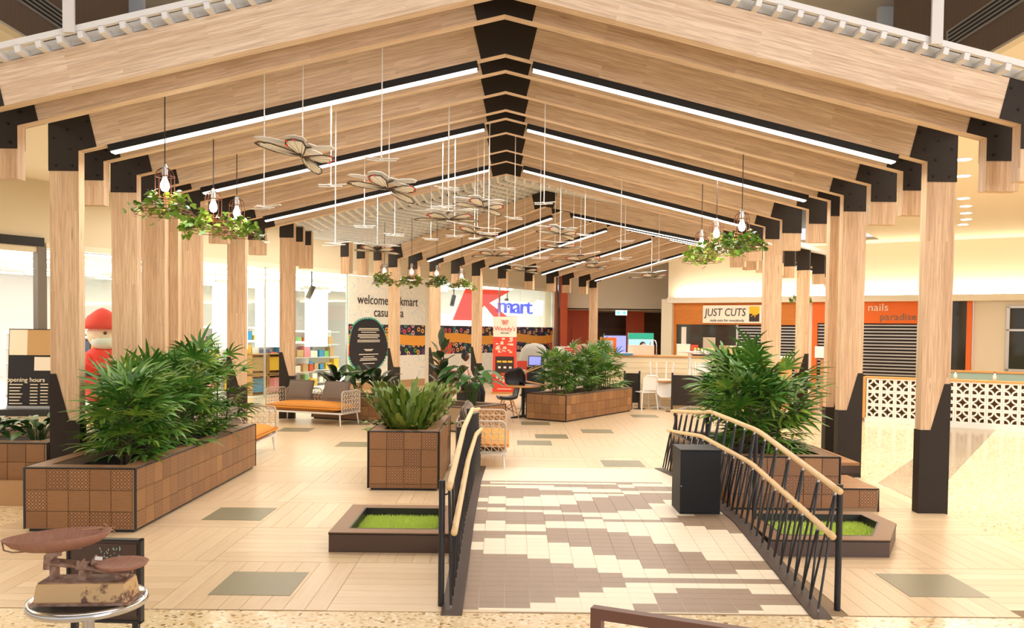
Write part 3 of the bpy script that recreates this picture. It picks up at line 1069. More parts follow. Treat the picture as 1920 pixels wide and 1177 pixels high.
# plush santa figure
t = kthing('santa_figure', 'plump red santa figure standing behind the glass left of the palms', 'figure', -8.05, 0.75)
t.scale = (1.45, 1.45, 1.38)
MB().lathe([(0.2, 0.05), (0.34, 0.3), (0.38, 0.6), (0.28, 0.95), (0.12, 1.08)], 16).build('body', 'santa_red', t, smooth=True)
MB().ball((0, 0, 1.28), 0.25, 14).build('head', 'santa_face', t, smooth=True)
MB().ball((0, -0.06, 1.16), 0.23, 12, 1, 0.9, 0.75).build('beard', 'white', t, smooth=True)
MB().lathe([(0.31, 1.38), (0.31, 1.46), (0.24, 1.6), (0.1, 1.72), (0.01, 1.76)], 16).build('hat', 'santa_red', t, smooth=True)
MB().ball((-0.09, -0.22, 1.31), 0.03, 8).ball((0.09, -0.22, 1.31), 0.03, 8).build('eyes', 'black', t)
for s in (-1, 1):
    MB().path([(s * 0.26, -0.02, 0.88), (s * 0.4, -0.16, 0.72), (s * 0.25, -0.34, 0.66)], 0.09, 10).build('arm', 'santa_red', t, smooth=True)
MB().lathe([(0.385, 0.55), (0.395, 0.58), (0.385, 0.66)], 16).build('belt', 'black', t)
# opening hours stand and poster
t = thing('opening_hours_stand', 'black opening hours stand with photo header at the store entrance', 'sign stand', (-10.52, 18.85, 0), R(4))
MB().prism_xz([(-0.55, 0), (0.5, 0), (0.5, 0.14), (-0.55, 0.14)], -0.3, 0.25).build('base', 'edge_black', t)
bd = MB().box(-0.5, 0.42, -0.03, 0.0, 0.16, 1.9)
bd.build('board', 'trousers', t, (0, 0, 0), (-0.07, 0, 0))
MB().box(-0.5, 0.45, -0.06, -0.02, 0.12, 0.2).build('ledge', 'silver', t)
MB().box(-0.48, -0.1, -0.045, -0.032, 1.32, 1.88).build('header', 'cream_print', t, (0, 0, 0), (-0.07, 0, 0))
MB().box(-0.1, 0.4, -0.045, -0.032, 1.32, 1.88).build('photo', 'goods_7', t, (0, 0, 0), (-0.07, 0, 0))
MB().box(0.06, 0.42, -0.045, -0.032, 0.98, 1.28).build('flyer', 'goods_5', t, (0, 0, 0), (-0.07, 0, 0))
lettering('opening hours', 0.14, 'cream_print', t, (-0.06, -0.1, 0.78), (PI / 2 - 0.07, 0, 0))
ln = MB()
for k in range(7):
    z = 0.66 - k * 0.07
    ln.box(-0.46, -0.18 - 0.03 * (k % 3), -0.04, -0.032, z, z + 0.02).box(-0.02, 0.14, -0.04, -0.032, z, z + 0.02).box(0.2, 0.36, -0.04, -0.032, z + 0.01, z + 0.03)
ln.build('print_lines', 'cream_print', t, (0, 0, 0), (-0.07, 0, 0))
t = thing('poster_board', 'white poster board with orange ring at the left picture edge', 'poster', (-11.78, 19.0, 0), R(4))
MB().box(-0.45, 0.3, -0.03, 0, 0.1, 1.75).build('board', 'cream_print', t)
MB().lathe([(0.30, 0), (0.22, 0.0), (0.22, 0.02), (0.30, 0.02)], 20).build('ring', 'orange_sign', t, (-0.0, -0.04, 0.95), (PI / 2, 0, 0))
MB().box(-0.45, 0.3, -0.25, 0.2, 0, 0.1).build('foot', 'silver', t)

# shoulder-high rack of cards next to the stand
t = thing('card_rack', 'cream wire card rack with teal header right of the opening hours stand', 'rack', (-10.35, 19.9, 0), R(4))
MB().box(-0.32, 0.32, 0, 0.03, 0, 1.55).build('back_panel', 'cream_print', t)
MB().box(-0.3, 0.36, -0.05, 0.04, 1.56, 1.82).build('header', 'goods_1', t)
for k in range(5):
    MB().box(-0.3, 0.3, -0.12, 0, 0.2 + k * 0.27, 0.22 + k * 0.27).build('shelf', 'silver', t)
    MB().box(-0.22, 0.1, -0.08, -0.03, 0.22 + k * 0.27, 0.4 + k * 0.27).build('card', 'goods_%d' % (k % 8), t)

# sign panels on the store wall
t = kthing('welcome_panel', 'white wall panel reading welcome to kmart casuarina above a patterned band', 'sign', 0, 0)
MB().box(-0.3, 3.55, -0.05, -0.01, 0.24, GT - 0.04).build('panel', 'wave_panel', t)
MB().box(-0.3, 3.55, -0.055, -0.045, -0.52, 0.52).build('pattern_strip', 'pattern_band', t, (0, -0.004, 1.61))
lettering('welcome to kmart', 0.44, 'ink', t, (1.62, -0.062, 2.92), sx=0.92)
lettering('casuarina', 0.44, 'ink', t, (1.62, -0.062, 2.52), sx=0.92)
blob = []
for k in range(40):
    a = 2 * PI * k / 40
    rx = 0.93 + 0.06 * math.cos(3 * a + 0.6)
    blob.append((0.62 + rx * math.cos(a) * (0.93 if math.cos(a) > 0 else 1.0), 1.45 + 0.90 * math.sin(a) * (1 + 0.05 * math.cos(2 * a))))
clip = [(max(-0.29, x), z) for x, z in blob]
MB().prism_xz(clip, -0.075, -0.062).build('plaque', 'trousers', t)
dt = MB()
for k in range(64):
    a = 2 * PI * k / 64
    rx = 0.96 + 0.06 * math.cos(3 * a + 0.6)
    x, z = 0.62 + rx * math.cos(a) * (0.93 if math.cos(a) > 0 else 1.0), 1.45 + 0.93 * math.sin(a) * (1 + 0.05 * math.cos(2 * a))
    if x > -0.28:
        dt.box(x - 0.03, x + 0.03, -0.07, -0.06, z - 0.025, z + 0.025)
dt.build('dotted_rim', 'teal_print', t, kind='stuff')
ln = MB()
for k, (z, w) in enumerate(((1.98, 0.46), (1.93, 0.5), (1.86, 0.36), (1.78, 0.5), (1.73, 0.52), (1.68, 0.44), (1.6, 0.53), (1.55, 0.53), (1.3, 0.22), (1.26, 0.16), (1.14, 0.46), (1.06, 0.26), (1.0, 0.38), (0.95, 0.42), (0.84, 0.28))):
    ln.box(0.62 - w, 0.62 + w, -0.08, -0.074, z, z + 0.022)
ln.build('print_lines', 'cream_print', t)
for a, b, nm in ((4.1, 8.4, 'near'), (8.4, 12.6, 'far')):
    t = kthing('window_decal', '%s patterned window band with white film below, right of the welcome panel' % nm, 'window film', 0, 0, 0, 'patterned window films')
    MB().box(a + 0.02, b - 0.02, -0.014, -0.004, -0.52, 0.52).build('pattern_strip', 'pattern_band', t, (0, 0, 1.61))
    MB().box(a + 0.02, b - 0.02, -0.014, -0.004, 0.25, 1.09).build('white_film', 'wave_panel', t)
# red and blue logo sign inside the window
t = kthing('logo_sign', 'large red letter K with blue mart lettering hanging inside the store window', 'sign', 0, 0.35)
kz = 2.35
MB().prism_xz([(5.7, kz), (7.0, kz), (7.75, kz + 0.62), (8.75, kz - 0.02), (10.0, kz - 0.02), (8.1, kz + 0.72), (9.6, kz + 1.26), (8.6, kz + 1.26), (6.5, kz + 1.22)], -0.04, 0.0).build('letter_k', 'red_lit', t)
MB().prism_xz([(7.9, kz + 0.44), (11.6, kz + 0.42), (11.65, kz + 0.3), (12.3, kz + 0.3), (12.35, kz + 0.95), (11.9, kz + 0.98), (11.6, kz + 0.84), (7.9, kz + 0.86)], -0.02, 0.02).build('letter_backing', 'lightbox_banner_glow', t)
lettering('mart', 0.92, 'blue_lit', t, (9.95, -0.08, kz + 0.62), sx=1.75, ext=0.03, sp=0.85)

# ------------------------------------------------------------------ end wall with shops (own frame: x to the right along the wall, y away)
EP = Vector((13.6, 29.6))
EA = Vector((0.8360, -0.5487))


def ept(x, y, z=0.0):
    p = EP + EA * x + AX * y
    return (p.x, p.y, z)


def ew(name, mb, mat):
    o = mb.build(name, mat, None, ept(0, 0), (0, 0, RZ))
    o['kind'] = 'structure'
    return o


ew('wall_back', MB().box(-8.6, 26, 0.0, 0.2, 3.15, 5.2), 'wall_cream')
ew('trim_9', MB().box(-8.5, 26, -0.34, 0.0, 3.14, 3.36), 'wall_cream')
t = MB().box(-8.2, 26, -0.26, -0.12, 3.37, 3.40).build('cove_light', 'cove_led', None, ept(0, 0), (0, 0, RZ))
tag(t, 'hidden warm cove light strip on the ledge above the shops', 'cove light')
ew('wall_back', MB().box(-3.25, -2.95, -0.02, 0.2, 0, 3.15), 'wall_cream')
ew('wall_back', MB().box(2.24, 26, 0.0, 0.2, 0, 3.15), 'wall_cream')
ew('trim_10', MB().box(-8.75, -8.3, -0.3, 0.3, 0, 3.3), 'wall_grey')
# hairdresser
t = thing('salon_shopfront', 'orange timber shopfront of the hairdresser with dim window behind the kiosk', 'shopfront', ept(0, 0), RZ)
MB().box(-8.3, -3.27, -0.12, 0.1, 2.30, 3.14).build('fascia', 'fascia_wood', t)
MB().box(-8.3, -8.2, -0.08, 0.1, 0, 2.3).build('jamb', 'fascia_wood', t)
MB().box(-8.2, -5.75, 0.0, 0.04, 0.1, 2.3).build('window_glass', 'salon_glass', t)
MB().box(-5.78, -5.7, -0.03, 0.08, 0, 2.3).build('mullion', 'silver', t)
for k in range(20):
    MB().box(-5.7, -3.27, 0.0, 0.03, 0.1 + k * 0.11, 0.1 + k * 0.11 + 0.045).build('shutter_slat', 'silver', t)
MB().box(-5.7, -3.27, 0.05, 0.08, 0.0, 2.3).build('shutter_back', 'steel', t)
for k, (x, w, z, h, c_) in enumerate(((-8.0, 0.2, 0.4, 1.8, 'goods_5'), (-7.6, 0.3, 0.3, 1.2, 'goods_0'), (-7.1, 0.5, 0.8, 1.0, 'mesh_cream'), (-6.45, 0.75, 0.4, 1.1, 'goods_7'))):
    MB().box(x, x + w, -0.02, -0.005, z, z + h).build('window_poster', c_, t)
t = thing('salon_sign', 'white sign board reading JUST CUTS with yellow emblem on the orange fascia', 'sign', ept(-5.9, -0.13), RZ)
MB().box(-1.17, 1.17, -0.05, 0, 2.36, 3.04).build('board', 'cream_print', t)
lettering('JUST CUTS', 0.42, 'ink', t, (-0.28, -0.06, 2.76), sx=0.80, shear=0.12)
lettering('style cuts for everybody', 0.135, 'ink', t, (-0.2, -0.06, 2.46), sx=1.02)
MB().box(0.66, 1.05, -0.056, -0.05, 2.72, 3.0).build('emblem_yellow', 'yellow_print', t)
MB().box(0.66, 1.05, -0.056, -0.05, 2.42, 2.72).build('emblem_dark', 'ink', t)
MB().prism_xz([(0.7, 2.6), (0.8, 2.68), (0.78, 2.72), (1.0, 2.72), (0.96, 2.66), (0.92, 2.7), (0.88, 2.56), (0.86, 2.68)], -0.062, -0.056).build('emblem_star', 'yellow_print', t)
# nail shop
t = thing('nail_shopfront', 'orange fronted nail shop with closed slatted shutter on the right', 'shopfront', ept(0, 0), RZ)
MB().box(-2.93, 0.62, -0.12, 0.1, 2.38, 3.14).build('fascia', 'orange_sign', t)
MB().box(-2.93, -2.75, -0.1, 0.1, 0, 2.38).build('jamb', 'orange_sign', t)
MB().box(2.06, 2.22, -0.1, 0.1, 0, 3.14).build('jamb', 'orange_sign', t)
MB().box(0.62, 2.06, -0.0, 0.05, 0, 3.14).build('window_glass', 'salon_glass', t)
MB().box(0.55, 0.64, -0.06, 0.08, 0, 2.38).build('mullion', 'silver', t)
MB().box(-2.75, 0.55, 0.03, 0.06, 0, 2.38).build('shutter_back', 'steel', t)
sl = MB().box(-2.75, 0.55, -0.02, 0.03, 0, 0.05).mesh('shutter_slat', 'silver')
for k in range(20):
    obj('shutter_slat', sl, t, (0, 0, 0.1 + k * 0.115))
lettering('nails', 0.36, 'cream_print', t, (-0.35, -0.13, 2.93), sx=1.1, align='RIGHT')
lettering('paradise', 0.34, 'grey_print', t, (0.55, -0.13, 2.60), sx=1.05, align='RIGHT')
w = ew('window_6', MB().box(3.25, 5.5, -0.02, 0.02, 0.9, 2.9), 'salon_glass')
for a in ((3.2, 3.3, 0.85, 2.95), (3.75, 3.8, 0.85, 2.95), (3.2, 5.5, 2.9, 2.97), (3.2, 5.5, 2.15, 2.22), (3.2, 5.5, 0.85, 0.92)):
    MB().box(a[0], a[1], -0.05, 0.03, a[2], a[3]).build('window_frame', 'silver', w)
# corridor recess between store and hairdresser
struct('wall_back', MB().box(2.6, 7.1, 38.0, 38.3, 2.95, 5.2), 'wall_cream')
struct('wall_back', MB().box(1.9, 4.15, 39.5, 39.7, 0, 3.0), 'orange_wall')
struct('wall_back', MB().box(3.6, 6.4, 43.0, 43.2, 0, 3.0), 'panel_wood')
struct('wall_back', MB().box(5.6, 6.45, 40.5, 40.7, 0, 3.0), 'orange_wall')
struct('wall_back', MB().box(6.4, 9.6, 43.0, 43.2, 0, 3.0), 'panel_wood')
struct('wall_left', MB().box(2.3, 2.6, 37.6, 39.5, 0, 5.2), 'orange_wall')
struct('ceiling', MB().box(2.3, 8.6, 38.0, 43.2, 2.94, 3.0), 'ceiling_white')
d = struct('door_1', MB().box(2.95, 4.0, 39.44, 39.52, 0, 2.1), 'orange_wall')
MB().box(3.05, 3.2, 39.40, 39.45, 1.0, 1.04).build('door_handle', 'chrome', d)
t = thing('exit_sign', 'small green and white exit sign under the corridor ceiling', 'exit sign', (5.1, 38.6, 2.72))
MB().box(-0.26, 0.26, -0.03, 0.03, 0, 0.24).build('case', 'lightbox_banner_glow', t)
for s in (-1, 1):
    MB().box(s * 0.14 - 0.07, s * 0.14 + 0.07, -0.036, -0.03, 0.04, 0.18).build('pictogram', 'exit_green', t)
MB().tube((0, 0, 0.24), (0, 0, 0.26), 0.03, 6).build('mount', 'white', t)
# ceiling downlights on the right and one grille
dl = MB().lathe([(0.13, -0.012), (0.13, 0.0)], 18)
spots = [(8.25, 15.6), (9.1, 17.2), (10.6, 20.0), (11.3, 21.2), (11.95, 22.4), (12.6, 23.6), (13.1, 24.7), (6.9, 19.9), (7.9, 21.5), (9.0, 24.5), (10.2, 26.5), (14.5, 20.5), (7.0, 12.4)]
ring = MB().lathe([(0.17, -0.008), (0.17, 0.0)], 18)
for k, (x, y) in enumerate(spots):
    t = thing('downlight', 'round warm downlight in the cream right hand ceiling, %s in distance from the camera' % NTH[sorted(range(len(spots)), key=lambda q: spots[q][1]).index(k)], 'downlight', (x, y, CZ), 0, 'ceiling downlights')
    ring.build('bezel', 'white', t)
    dl.build('lens', 'downlight', t)
t = thing('ceiling_grille', 'square grey air grille in the right hand ceiling beyond the posts', 'grille', (9.9, 23.9, CZ), RZ)
MB().box(-0.4, 0.4, -0.4, 0.4, -0.02, 0).build('frame', 'white', t)
for k in range(4):
    MB().box(-0.34, 0.34, -0.3 + k * 0.17, -0.2 + k * 0.17, -0.026, -0.02).build('louvre', 'grey_print', t)

# ------------------------------------------------------------------ breeze block counter
BP = Vector((8.12, 19.42))


def brt(x, y, z=0.0):
    p = BP + EA * x + AX * y
    return (p.x, p.y, z)


t = thing('breeze_block_counter', 'white breeze block counter with timber cap and plinth on the right', 'counter', brt(0, 0), RZ)
BW = 0.30


def breeze_mesh():
    m = MB()
    h = BW / 2 - 0.002
    o = [(-h, -h), (h, -h), (h, h), (-h, h)]
    q = h - 0.033
    i_ = [(-q, -q), (q, -q), (q, q), (-q, q)]
    m2 = MB().ring_xy(o, i_, 0, 0.09)
    for cx, cy, a0 in ((-q, -q, 0), (q, -q, 90), (q, q, 180), (-q, q, 270)):
        ri, ro = q * 0.72, q * 1.0
        n = 6
        vv, ff = [], []
        for k in range(n + 1):
            a = R(a0 + 90 * k / n)
            for r_ in (ri, ro):
                x, y = cx + r_ * math.cos(a), cy + r_ * math.sin(a)
                x, y = max(-q, min(q, x)), max(-q, min(q, y))
                for z in (0.004, 0.086):
                    vv.append((x, y, z))
        for k in range(n):
            b = 4 * k
            ff += [(b, b + 4, b + 6, b + 2), (b + 1, b + 3, b + 7, b + 5), (b, b + 1, b + 5, b + 4), (b + 2, b + 6, b + 7, b + 3)]
        m2.add(vv, ff)
    m2.xform(Matrix.Rotation(PI / 2, 4, 'X'))
    return m2.mesh('breeze_block', 'white')


bm_ = breeze_mesh()
for r in range(3):
    for c in range(15):
        obj('breeze_block', bm_, t, (0.07 + BW * (c + 0.5), 0.09, 0.1 + BW * (r + 0.5)))
MB().box(0.05, 4.6, -0.01, 0.32, 0, 0.1).build('plinth', 'white', t)
MB().box(0.0, 4.65, -0.02, 0.34, 1.0, 1.035).build('cap', 'wood_table', t)
MB().box(0.0, 0.06, -0.02, 0.34, 0.1, 1.0).build('end_panel', 'wood_table', t)
MB().box(0.07, 4.6, 0.30, 0.33, 0.1, 1.0).build('back_panel', 'bench_wood', t)
t = thing('slatted_bench_end', 'pale timber slatted bench end beside the breeze block counter', 'bench', brt(-0.3, 0.25), RZ)
for k in range(4):
    MB().box(-0.26, 0.24, 0, 0.4, 0.02 + k * 0.115, 0.12 + k * 0.115).build('slat', 'wood_table', t)
t = thing('banquette', 'long pale teal banquette behind the breeze block counter', 'banquette', brt(1.2, 1.2), RZ)
MB().box(0, 5.0, 0, 0.5, 0, 0.45).build('seat', 'wood_table', t)
MB().box(0, 5.0, 0.5, 0.62, 0.45, 1.14).build('backrest', 'teal_seat', t)
MB().box(-0.02, 2.4, 0.48, 0.66, 1.14, 1.18).build('cap', 'wood_table', t)
for k, x in enumerate((1.85, 2.6, 3.35, 3.75, 4.15)):
    t = thing('glass_bottle', 'small white bottle on the breeze block counter, %s from its timber end' % ORD[k].replace('frontmost', 'first'), 'bottle', brt(x, 0.2, 1.036), 0, 'bottles on the counter')
    MB().lathe([(0.035, 0), (0.035, 0.1), (0.014, 0.14), (0.014, 0.17)], 10).build('body', 'white', t, smooth=True)
    MB().lathe([(0.017, 0.17), (0.017, 0.19)], 10).build('cap', 'ink', t)

# ------------------------------------------------------------------ kiosk
KZ = 1.38
t = thing('kiosk_counter', 'cream clad food kiosk counter with oak edged top', 'counter', (2.55, 22.9, 0), R(-6))
for k in range(9):
    MB().box(0.0, 3.1, 0.012, 0.03, 0.03 + k * 0.142, 0.165 + k * 0.142).build('cladding_board', 'counter_clad', t)
MB().box(0.0, 3.08, 0.03, 0.8, 0.0, KZ - 0.06).build('body', 'counter_clad', t)
MB().box(0.0, 3.09, -0.03, 0.85, KZ - 0.06, KZ - 0.02).build('worktop', 'wood_table', t)
MB().box(2.5, 3.0, 0.0, 0.012, 0.92, 1.18).build('notice', 'white', t)
t = thing('kiosk_counter', 'timber fronted right wing of the food kiosk counter behind the palms', 'counter', (5.68, 22.56, 0), R(-6))
MB().box(0, 1.8, 0.0, 0.8, 0.0, KZ - 0.06).build('body', 'wood_table', t)
MB().box(0.0, 1.82, -0.05, 0.85, KZ - 0.06, KZ).build('worktop', 'white', t)
t = thing('glass_display_case', 'glass topped ice cream display case left of the kiosk counter', 'display case', (1.3, 22.5, 0), R(-6))
MB().box(0, 1.2, 0, 0.8, 0, 1.05).build('body', 'cream_print', t)
MB().box(0.02, 1.18, 0.05, 0.75, 1.05, 1.28).build('glass_lid', 'silver', t)
MB().box(0.0, 1.2, 0.0, 0.8, 1.28, 1.31).build('lid_frame', 'white_metal', t)
t = thing('covered_machine', 'drinks machine covered by a grey cloth left of the display case', 'machine', (0.62, 22.3, 0), R(-6))
MB().box(-0.25, 0.35, 0, 0.5, 0, 1.0).build('cabinet', 'white', t)
dr = MB().lathe([(0.52, 0.72), (0.46, 0.95), (0.40, 1.2), (0.34, 1.5), (0.22, 1.62), (0.04, 1.66)], 18)
dr.v = [(x * (1 + 0.09 * math.sin(7 * math.atan2(y, x))), y * 0.72, z) for x, y, z in dr.v]
dr.build('cover_cloth', 'drape', t, (0.05, 0.25, 0), smooth=True)
t = thing('till_screen', 'tilted blue till screen in front of the covered machine', 'screen', (0.72, 21.7, 1.06), R(-6))
MB().box(-0.2, 0.2, -0.02, 0.02, 0, 0.26).build('case', 'edge_black', t, (0, 0, 0.03), (-0.25, 0, 0))
MB().box(-0.18, 0.12, -0.026, -0.02, 0.02, 0.24).build('display', 'screen_blue', t, (0, 0, 0.03), (-0.25, 0, 0))
MB().box(-0.08, 0.08, -0.08, 0.1, 0, 0.03).build('foot', 'edge_black', t)
t = thing('till_stand', 'black till stand carrying the tilted blue screen', 'stand', (0.72, 21.7, 0), R(-6))
MB().box(-0.22, 0.22, -0.15, 0.2, 0, 1.05).build('body', 'edge_black', t)
MB().box(-0.24, 0.24, -0.17, 0.22, 1.05, 1.06).build('top', 'steel', t)
for k, (x, c_, lab) in enumerate(((0.36, 'red_print', 'red drinks poster stand left of the blue till screen'),)):
    t = thing('poster_stand', lab, 'poster stand', (x, 21.6, 0), R(-6))
    MB().box(-0.13, 0.13, -0.01, 0.01, 0.75, 1.22).build('panel', c_, t)
    MB().box(-0.09, 0.09, -0.016, -0.01, 0.82, 1.0).build('picture', 'cream_print', t)
    MB().tube((0, 0.02, 0), (0, 0.02, 0.9), 0.02, 6).box(-0.15, 0.15, -0.12, 0.12, 0, 0.02).build('stand', 'silver', t)
t = thing('closed_sign', 'small red sign reading sorry we are CLOSED on the display case', 'sign', (1.62, 22.6, 1.312), R(-6))
MB().box(-0.12, 0.12, -0.01, 0.01, 0, 0.24).build('panel', 'red_print', t)
lettering('Sorry we are', 0.038, 'cream_print', t, (0, -0.012, 0.19))
MB().box(-0.1, 0.1, -0.014, -0.01, 0.03, 0.13).build('strip', 'cream_print', t)
lettering('CLOSED', 0.06, 'red_print', t, (0, -0.016, 0.08))
for k, (x, y, w, h, c_, lab, z) in enumerate(((1.48, 23.0, 0.44, 0.24, 'cream_print', 'cream carton on the display case behind the closed sign', 1.312), (2.0, 23.05, 0.42, 0.3, 'goods_4', 'pink carton on the display case right of the cream one', 1.312),
                                           (2.3, 22.75, 0.42, 0.16, 'edge_black', 'black coffee grinder tray on the display case', 1.312), (3.6, 23.1, 0.7, 0.26, 'santa_face', 'pale pink tray cover at the kiosk sink', KZ - 0.02), (3.1, 22.9, 0.5, 0.05, 'goods_1', 'blue edged serving tray on the kiosk counter', KZ - 0.02),
                                           (4.72, 22.95, 0.34, 0.3, 'cream_print', 'cream paper menu box on the kiosk counter', KZ - 0.02), (5.25, 22.9, 0.56, 0.05, 'ink', 'black cup tray holding small pots on the kiosk counter', KZ - 0.02),
                                           (6.1, 22.85, 0.4, 0.24, 'goods_7', 'peach bread basket on the right kiosk wing', KZ))):
    t = thing('counter_box', lab, 'box', (x, y, z), R(-6))
    MB().box(-w / 2, w / 2, -0.12, 0.12, 0, h).build('body', c_, t)
    MB().box(-w / 2 - 0.005, w / 2 + 0.005, -0.125, 0.125, h, h + 0.015).build('rim', 'white', t)
for k in range(6):
    t = thing('seedling_pot', 'small white pot with bright green top on the black cup tray, %s from the left' % NTH[k], 'pot', (5.03 + k * 0.088, 22.92 - k * 0.009, KZ + 0.046), 0, 'pots on the kiosk tray')
    MB().lathe([(0.026, 0), (0.034, 0.1)], 8).build('pot', 'white', t)
    MB().ball((0, 0, 0.115), 0.036, 7).build('sprout', 'turf', t)
t = thing('drinks_fridge', 'tall glowing teal drinks fridge behind the kiosk counter', 'fridge', (4.05, 26.0, 0), R(-6))
MB().box(-0.38, 0.38, 0, 0.6, 0, 1.95).build('body', 'white', t)
MB().box(-0.36, 0.36, -0.02, 0.0, 0.5, 1.75).build('glass_door', 'screen_teal', t)
MB().box(-0.38, 0.38, -0.02, 0.0, 1.77, 1.95).build('header', 'teal_print', t)
t = thing('menu_screen', 'purple lit menu screen left of the teal fridge', 'screen', (3.25, 26.0, 0), R(-6))
MB().box(-0.36, 0.36, 0, 0.4, 0, 1.88).build('body', 'edge_black', t)
MB().box(-0.34, 0.34, -0.02, 0, 1.2, 1.86).build('display', 'screen_blue', t)
t = thing('slush_machine', 'orange and silver drinks machine at the left kiosk end', 'machine', (2.8, 23.95, 0), R(-6))
MB().box(-0.24, 0.24, 0, 0.5, 0, 1.36).build('cabinet', 'cream_print', t)
MB().box(-0.22, 0.24, 0, 0.45, 1.36, 1.82).build('body', 'orange_sign', t)
MB().box(-0.15, 0.15, -0.01, 0, 1.4, 1.74).build('front', 'silver', t)
t = thing('tap', 'tall curved chrome mixer tap at the kiosk sink', 'tap', (3.98, 22.85, KZ - 0.02))
MB().path([(0, 0, 0), (0, 0, 0.3), (-0.04, 0, 0.4), (-0.1, 0, 0.42), (-0.16, 0, 0.38), (-0.18, 0, 0.28)], 0.016, 8).build('spout', 'chrome', t, smooth=True)
MB().tube((0, 0, 0), (0, 0, 0.05), 0.03, 8).build('base', 'chrome', t)
# roll-up banner
t = thing('rollup_banner', 'red and cream roll-up banner reading Wendy\'s MILK BAR', 'banner', (-0.10, 26.6, 0), R(-4))
MB().box(-0.37, 0.37, -0.01, 0.01, 0.06, 2.42).build('sheet', 'red_print', t)
MB().box(-0.365, 0.365, -0.016, -0.01, 1.78, 2.41).build('header', 'cream_print', t)
lettering('Wendy\'s', 0.19, 'red_print', t, (0, -0.022, 2.03), sx=0.98)
lettering('MILK BAR', 0.062, 'ink', t, (0, -0.022, 1.9))
wv = MB().path([(-0.1, -0.02, 2.3), (-0.05, -0.02, 2.16), (0.0, -0.02, 2.3), (0.05, -0.02, 2.16), (0.1, -0.02, 2.3)], 0.012, 6)
wv.path([(-0.06, -0.02, 2.31), (0.0, -0.02, 2.17), (0.06, -0.02, 2.31)], 0.012, 6)
wv.build('emblem', 'red_print', t)
MB().box(-0.29, 0.29, -0.016, -0.01, 0.66, 1.17).build('menu_panel', 'ink', t)
for k in range(3):
    MB().box(-0.24 + k * 0.17, -0.1 + k * 0.17, -0.02, -0.016, 0.98, 1.04).build('hot_dog', 'goods_2', t)
    MB().box(-0.2 + k * 0.17, -0.12 + k * 0.17, -0.02, -0.016, 0.8, 0.86).build('menu_item', 'goods_5', t)
rg = random.Random(4)
pr = MB()
for k in range(22):
    x, z = rg.uniform(-0.3, 0.2), rg.uniform(1.24, 1.72)
    pr.box(x, x + rg.uniform(0.05, 0.12), -0.016, -0.01, z, z + rg.uniform(0.02, 0.07))
for k in range(6):
    x, z = -0.26 + 0.1 * k, 0.46 - 0.1 * math.sin(k * PI / 5)
    pr.box(x, x + 0.06, -0.016, -0.01, z, z + 0.09)
pr.box(-0.12, 0.12, -0.016, -0.01, 0.52, 0.55).box(-0.22, 0.22, -0.016, -0.01, 0.14, 0.17)
pr.build('print', 'santa_face', t)
MB().box(-0.4, 0.4, -0.1, 0.1, 0, 0.06).build('base', 'wood_table', t)
# bollard near the store corner, dark screens
for k, (x, y, w, lab) in enumerate(((3.02, 22.0, 0.38, 'narrow black café screen behind the far planter'), (4.12, 21.3, 1.5, 'wide black café screen in front of the kiosk'))):
    t = thing('cafe_screen', lab, 'screen', (x, y, 0), R(-8))
    for q, xx in enumerate((0.0, w)):
        MB().tube((xx, 0, 0.02), (xx, 0, 0.98), 0.024, 8).build('post', 'edge_black', t)
        MB().lathe([(0.16, 0), (0.16, 0.015), (0.03, 0.03)], 14, (xx, 0, 0)).build('foot', 'edge_black', t)
    MB().box(0.02, w - 0.02, -0.006, 0.006, 0.16, 0.92).build('panel', 'steel', t)


def cafe_table(label, loc, white_top=False, up=1):
    t = thing('cafe_table', label, 'table', loc, 0)
    if up < 0:
        t.rotation_euler = (PI, 0, 0.2)
    MB().lathe([(0.4, 0.715), (0.41, 0.725), (0.41, 0.745), (0.4, 0.75)], 24).build('tabletop', 'white' if white_top else 'wood_table', t)
    MB().lathe([(0.045, 0.03), (0.035, 0.08), (0.035, 0.7), (0.12, 0.715)], 12).build('pedestal', 'white_metal' if white_top is not None else 'black', t)
    f = MB()
    if up < 0:
        f.lathe([(0.3, 0), (0.3, 0.02), (0.06, 0.05)], 20)
    else:
        for k in range(4):
            a = k * PI / 2 + 0.4
            f.path([(0, 0, 0.05), (0.3 * math.cos(a), 0.3 * math.sin(a), 0.015)], 0.03, 6, 0.018)
    f.build('base', 'white_metal' if white_top is not None else 'black', t)
    return t


cafe_table('round oak topped café table with white base in front of the kiosk', (3.95, 22.1, 0))
cafe_table('white pedestal table turned upside down on the oak café table behind the screen', (4.7, 22.05, 1.50), True, -1)
cafe_table('oak topped table hidden behind the wide black screen', (4.7, 22.05, 0))
cafe_table('small round oak table with black pedestal left of the far planter', (0.36, 19.35, 0), None)


def mesh_chair(label, loc, rz, flip=False):
    t = thing('mesh_chair', label, 'chair', loc, rz, 'white café chairs')
    if flip:
        t.rotation_euler = (PI, 0, rz)
    MB().box(-0.22, 0.22, -0.22, 0.2, 0.44, 0.465).build('seat', 'chair_white', t)
    b = MB().path([(-0.2, 0.21, 0.46), (-0.21, 0.27, 0.8), (-0.12, 0.29, 0.88), (0.12, 0.29, 0.88), (0.21, 0.27, 0.8), (0.2, 0.21, 0.46)], 0.019, 6)
    b.build('back_frame', 'chair_white', t)
    MB().add([(-0.19, 0.215, 0.5), (0.19, 0.215, 0.5), (0.2, 0.265, 0.79), (0.11, 0.285, 0.865), (-0.11, 0.285, 0.865), (-0.2, 0.265, 0.79)], [(0, 1, 2, 3, 4, 5)]).build('back_mesh', 'chair_white', t)
    for sx in (-1, 1):
        for sy in (-1, 1):
            MB().tube((sx * 0.2, sy * 0.19, 0.44), (sx * 0.235, sy * 0.235, 0), 0.019, 6).build('leg', 'chair_white', t)


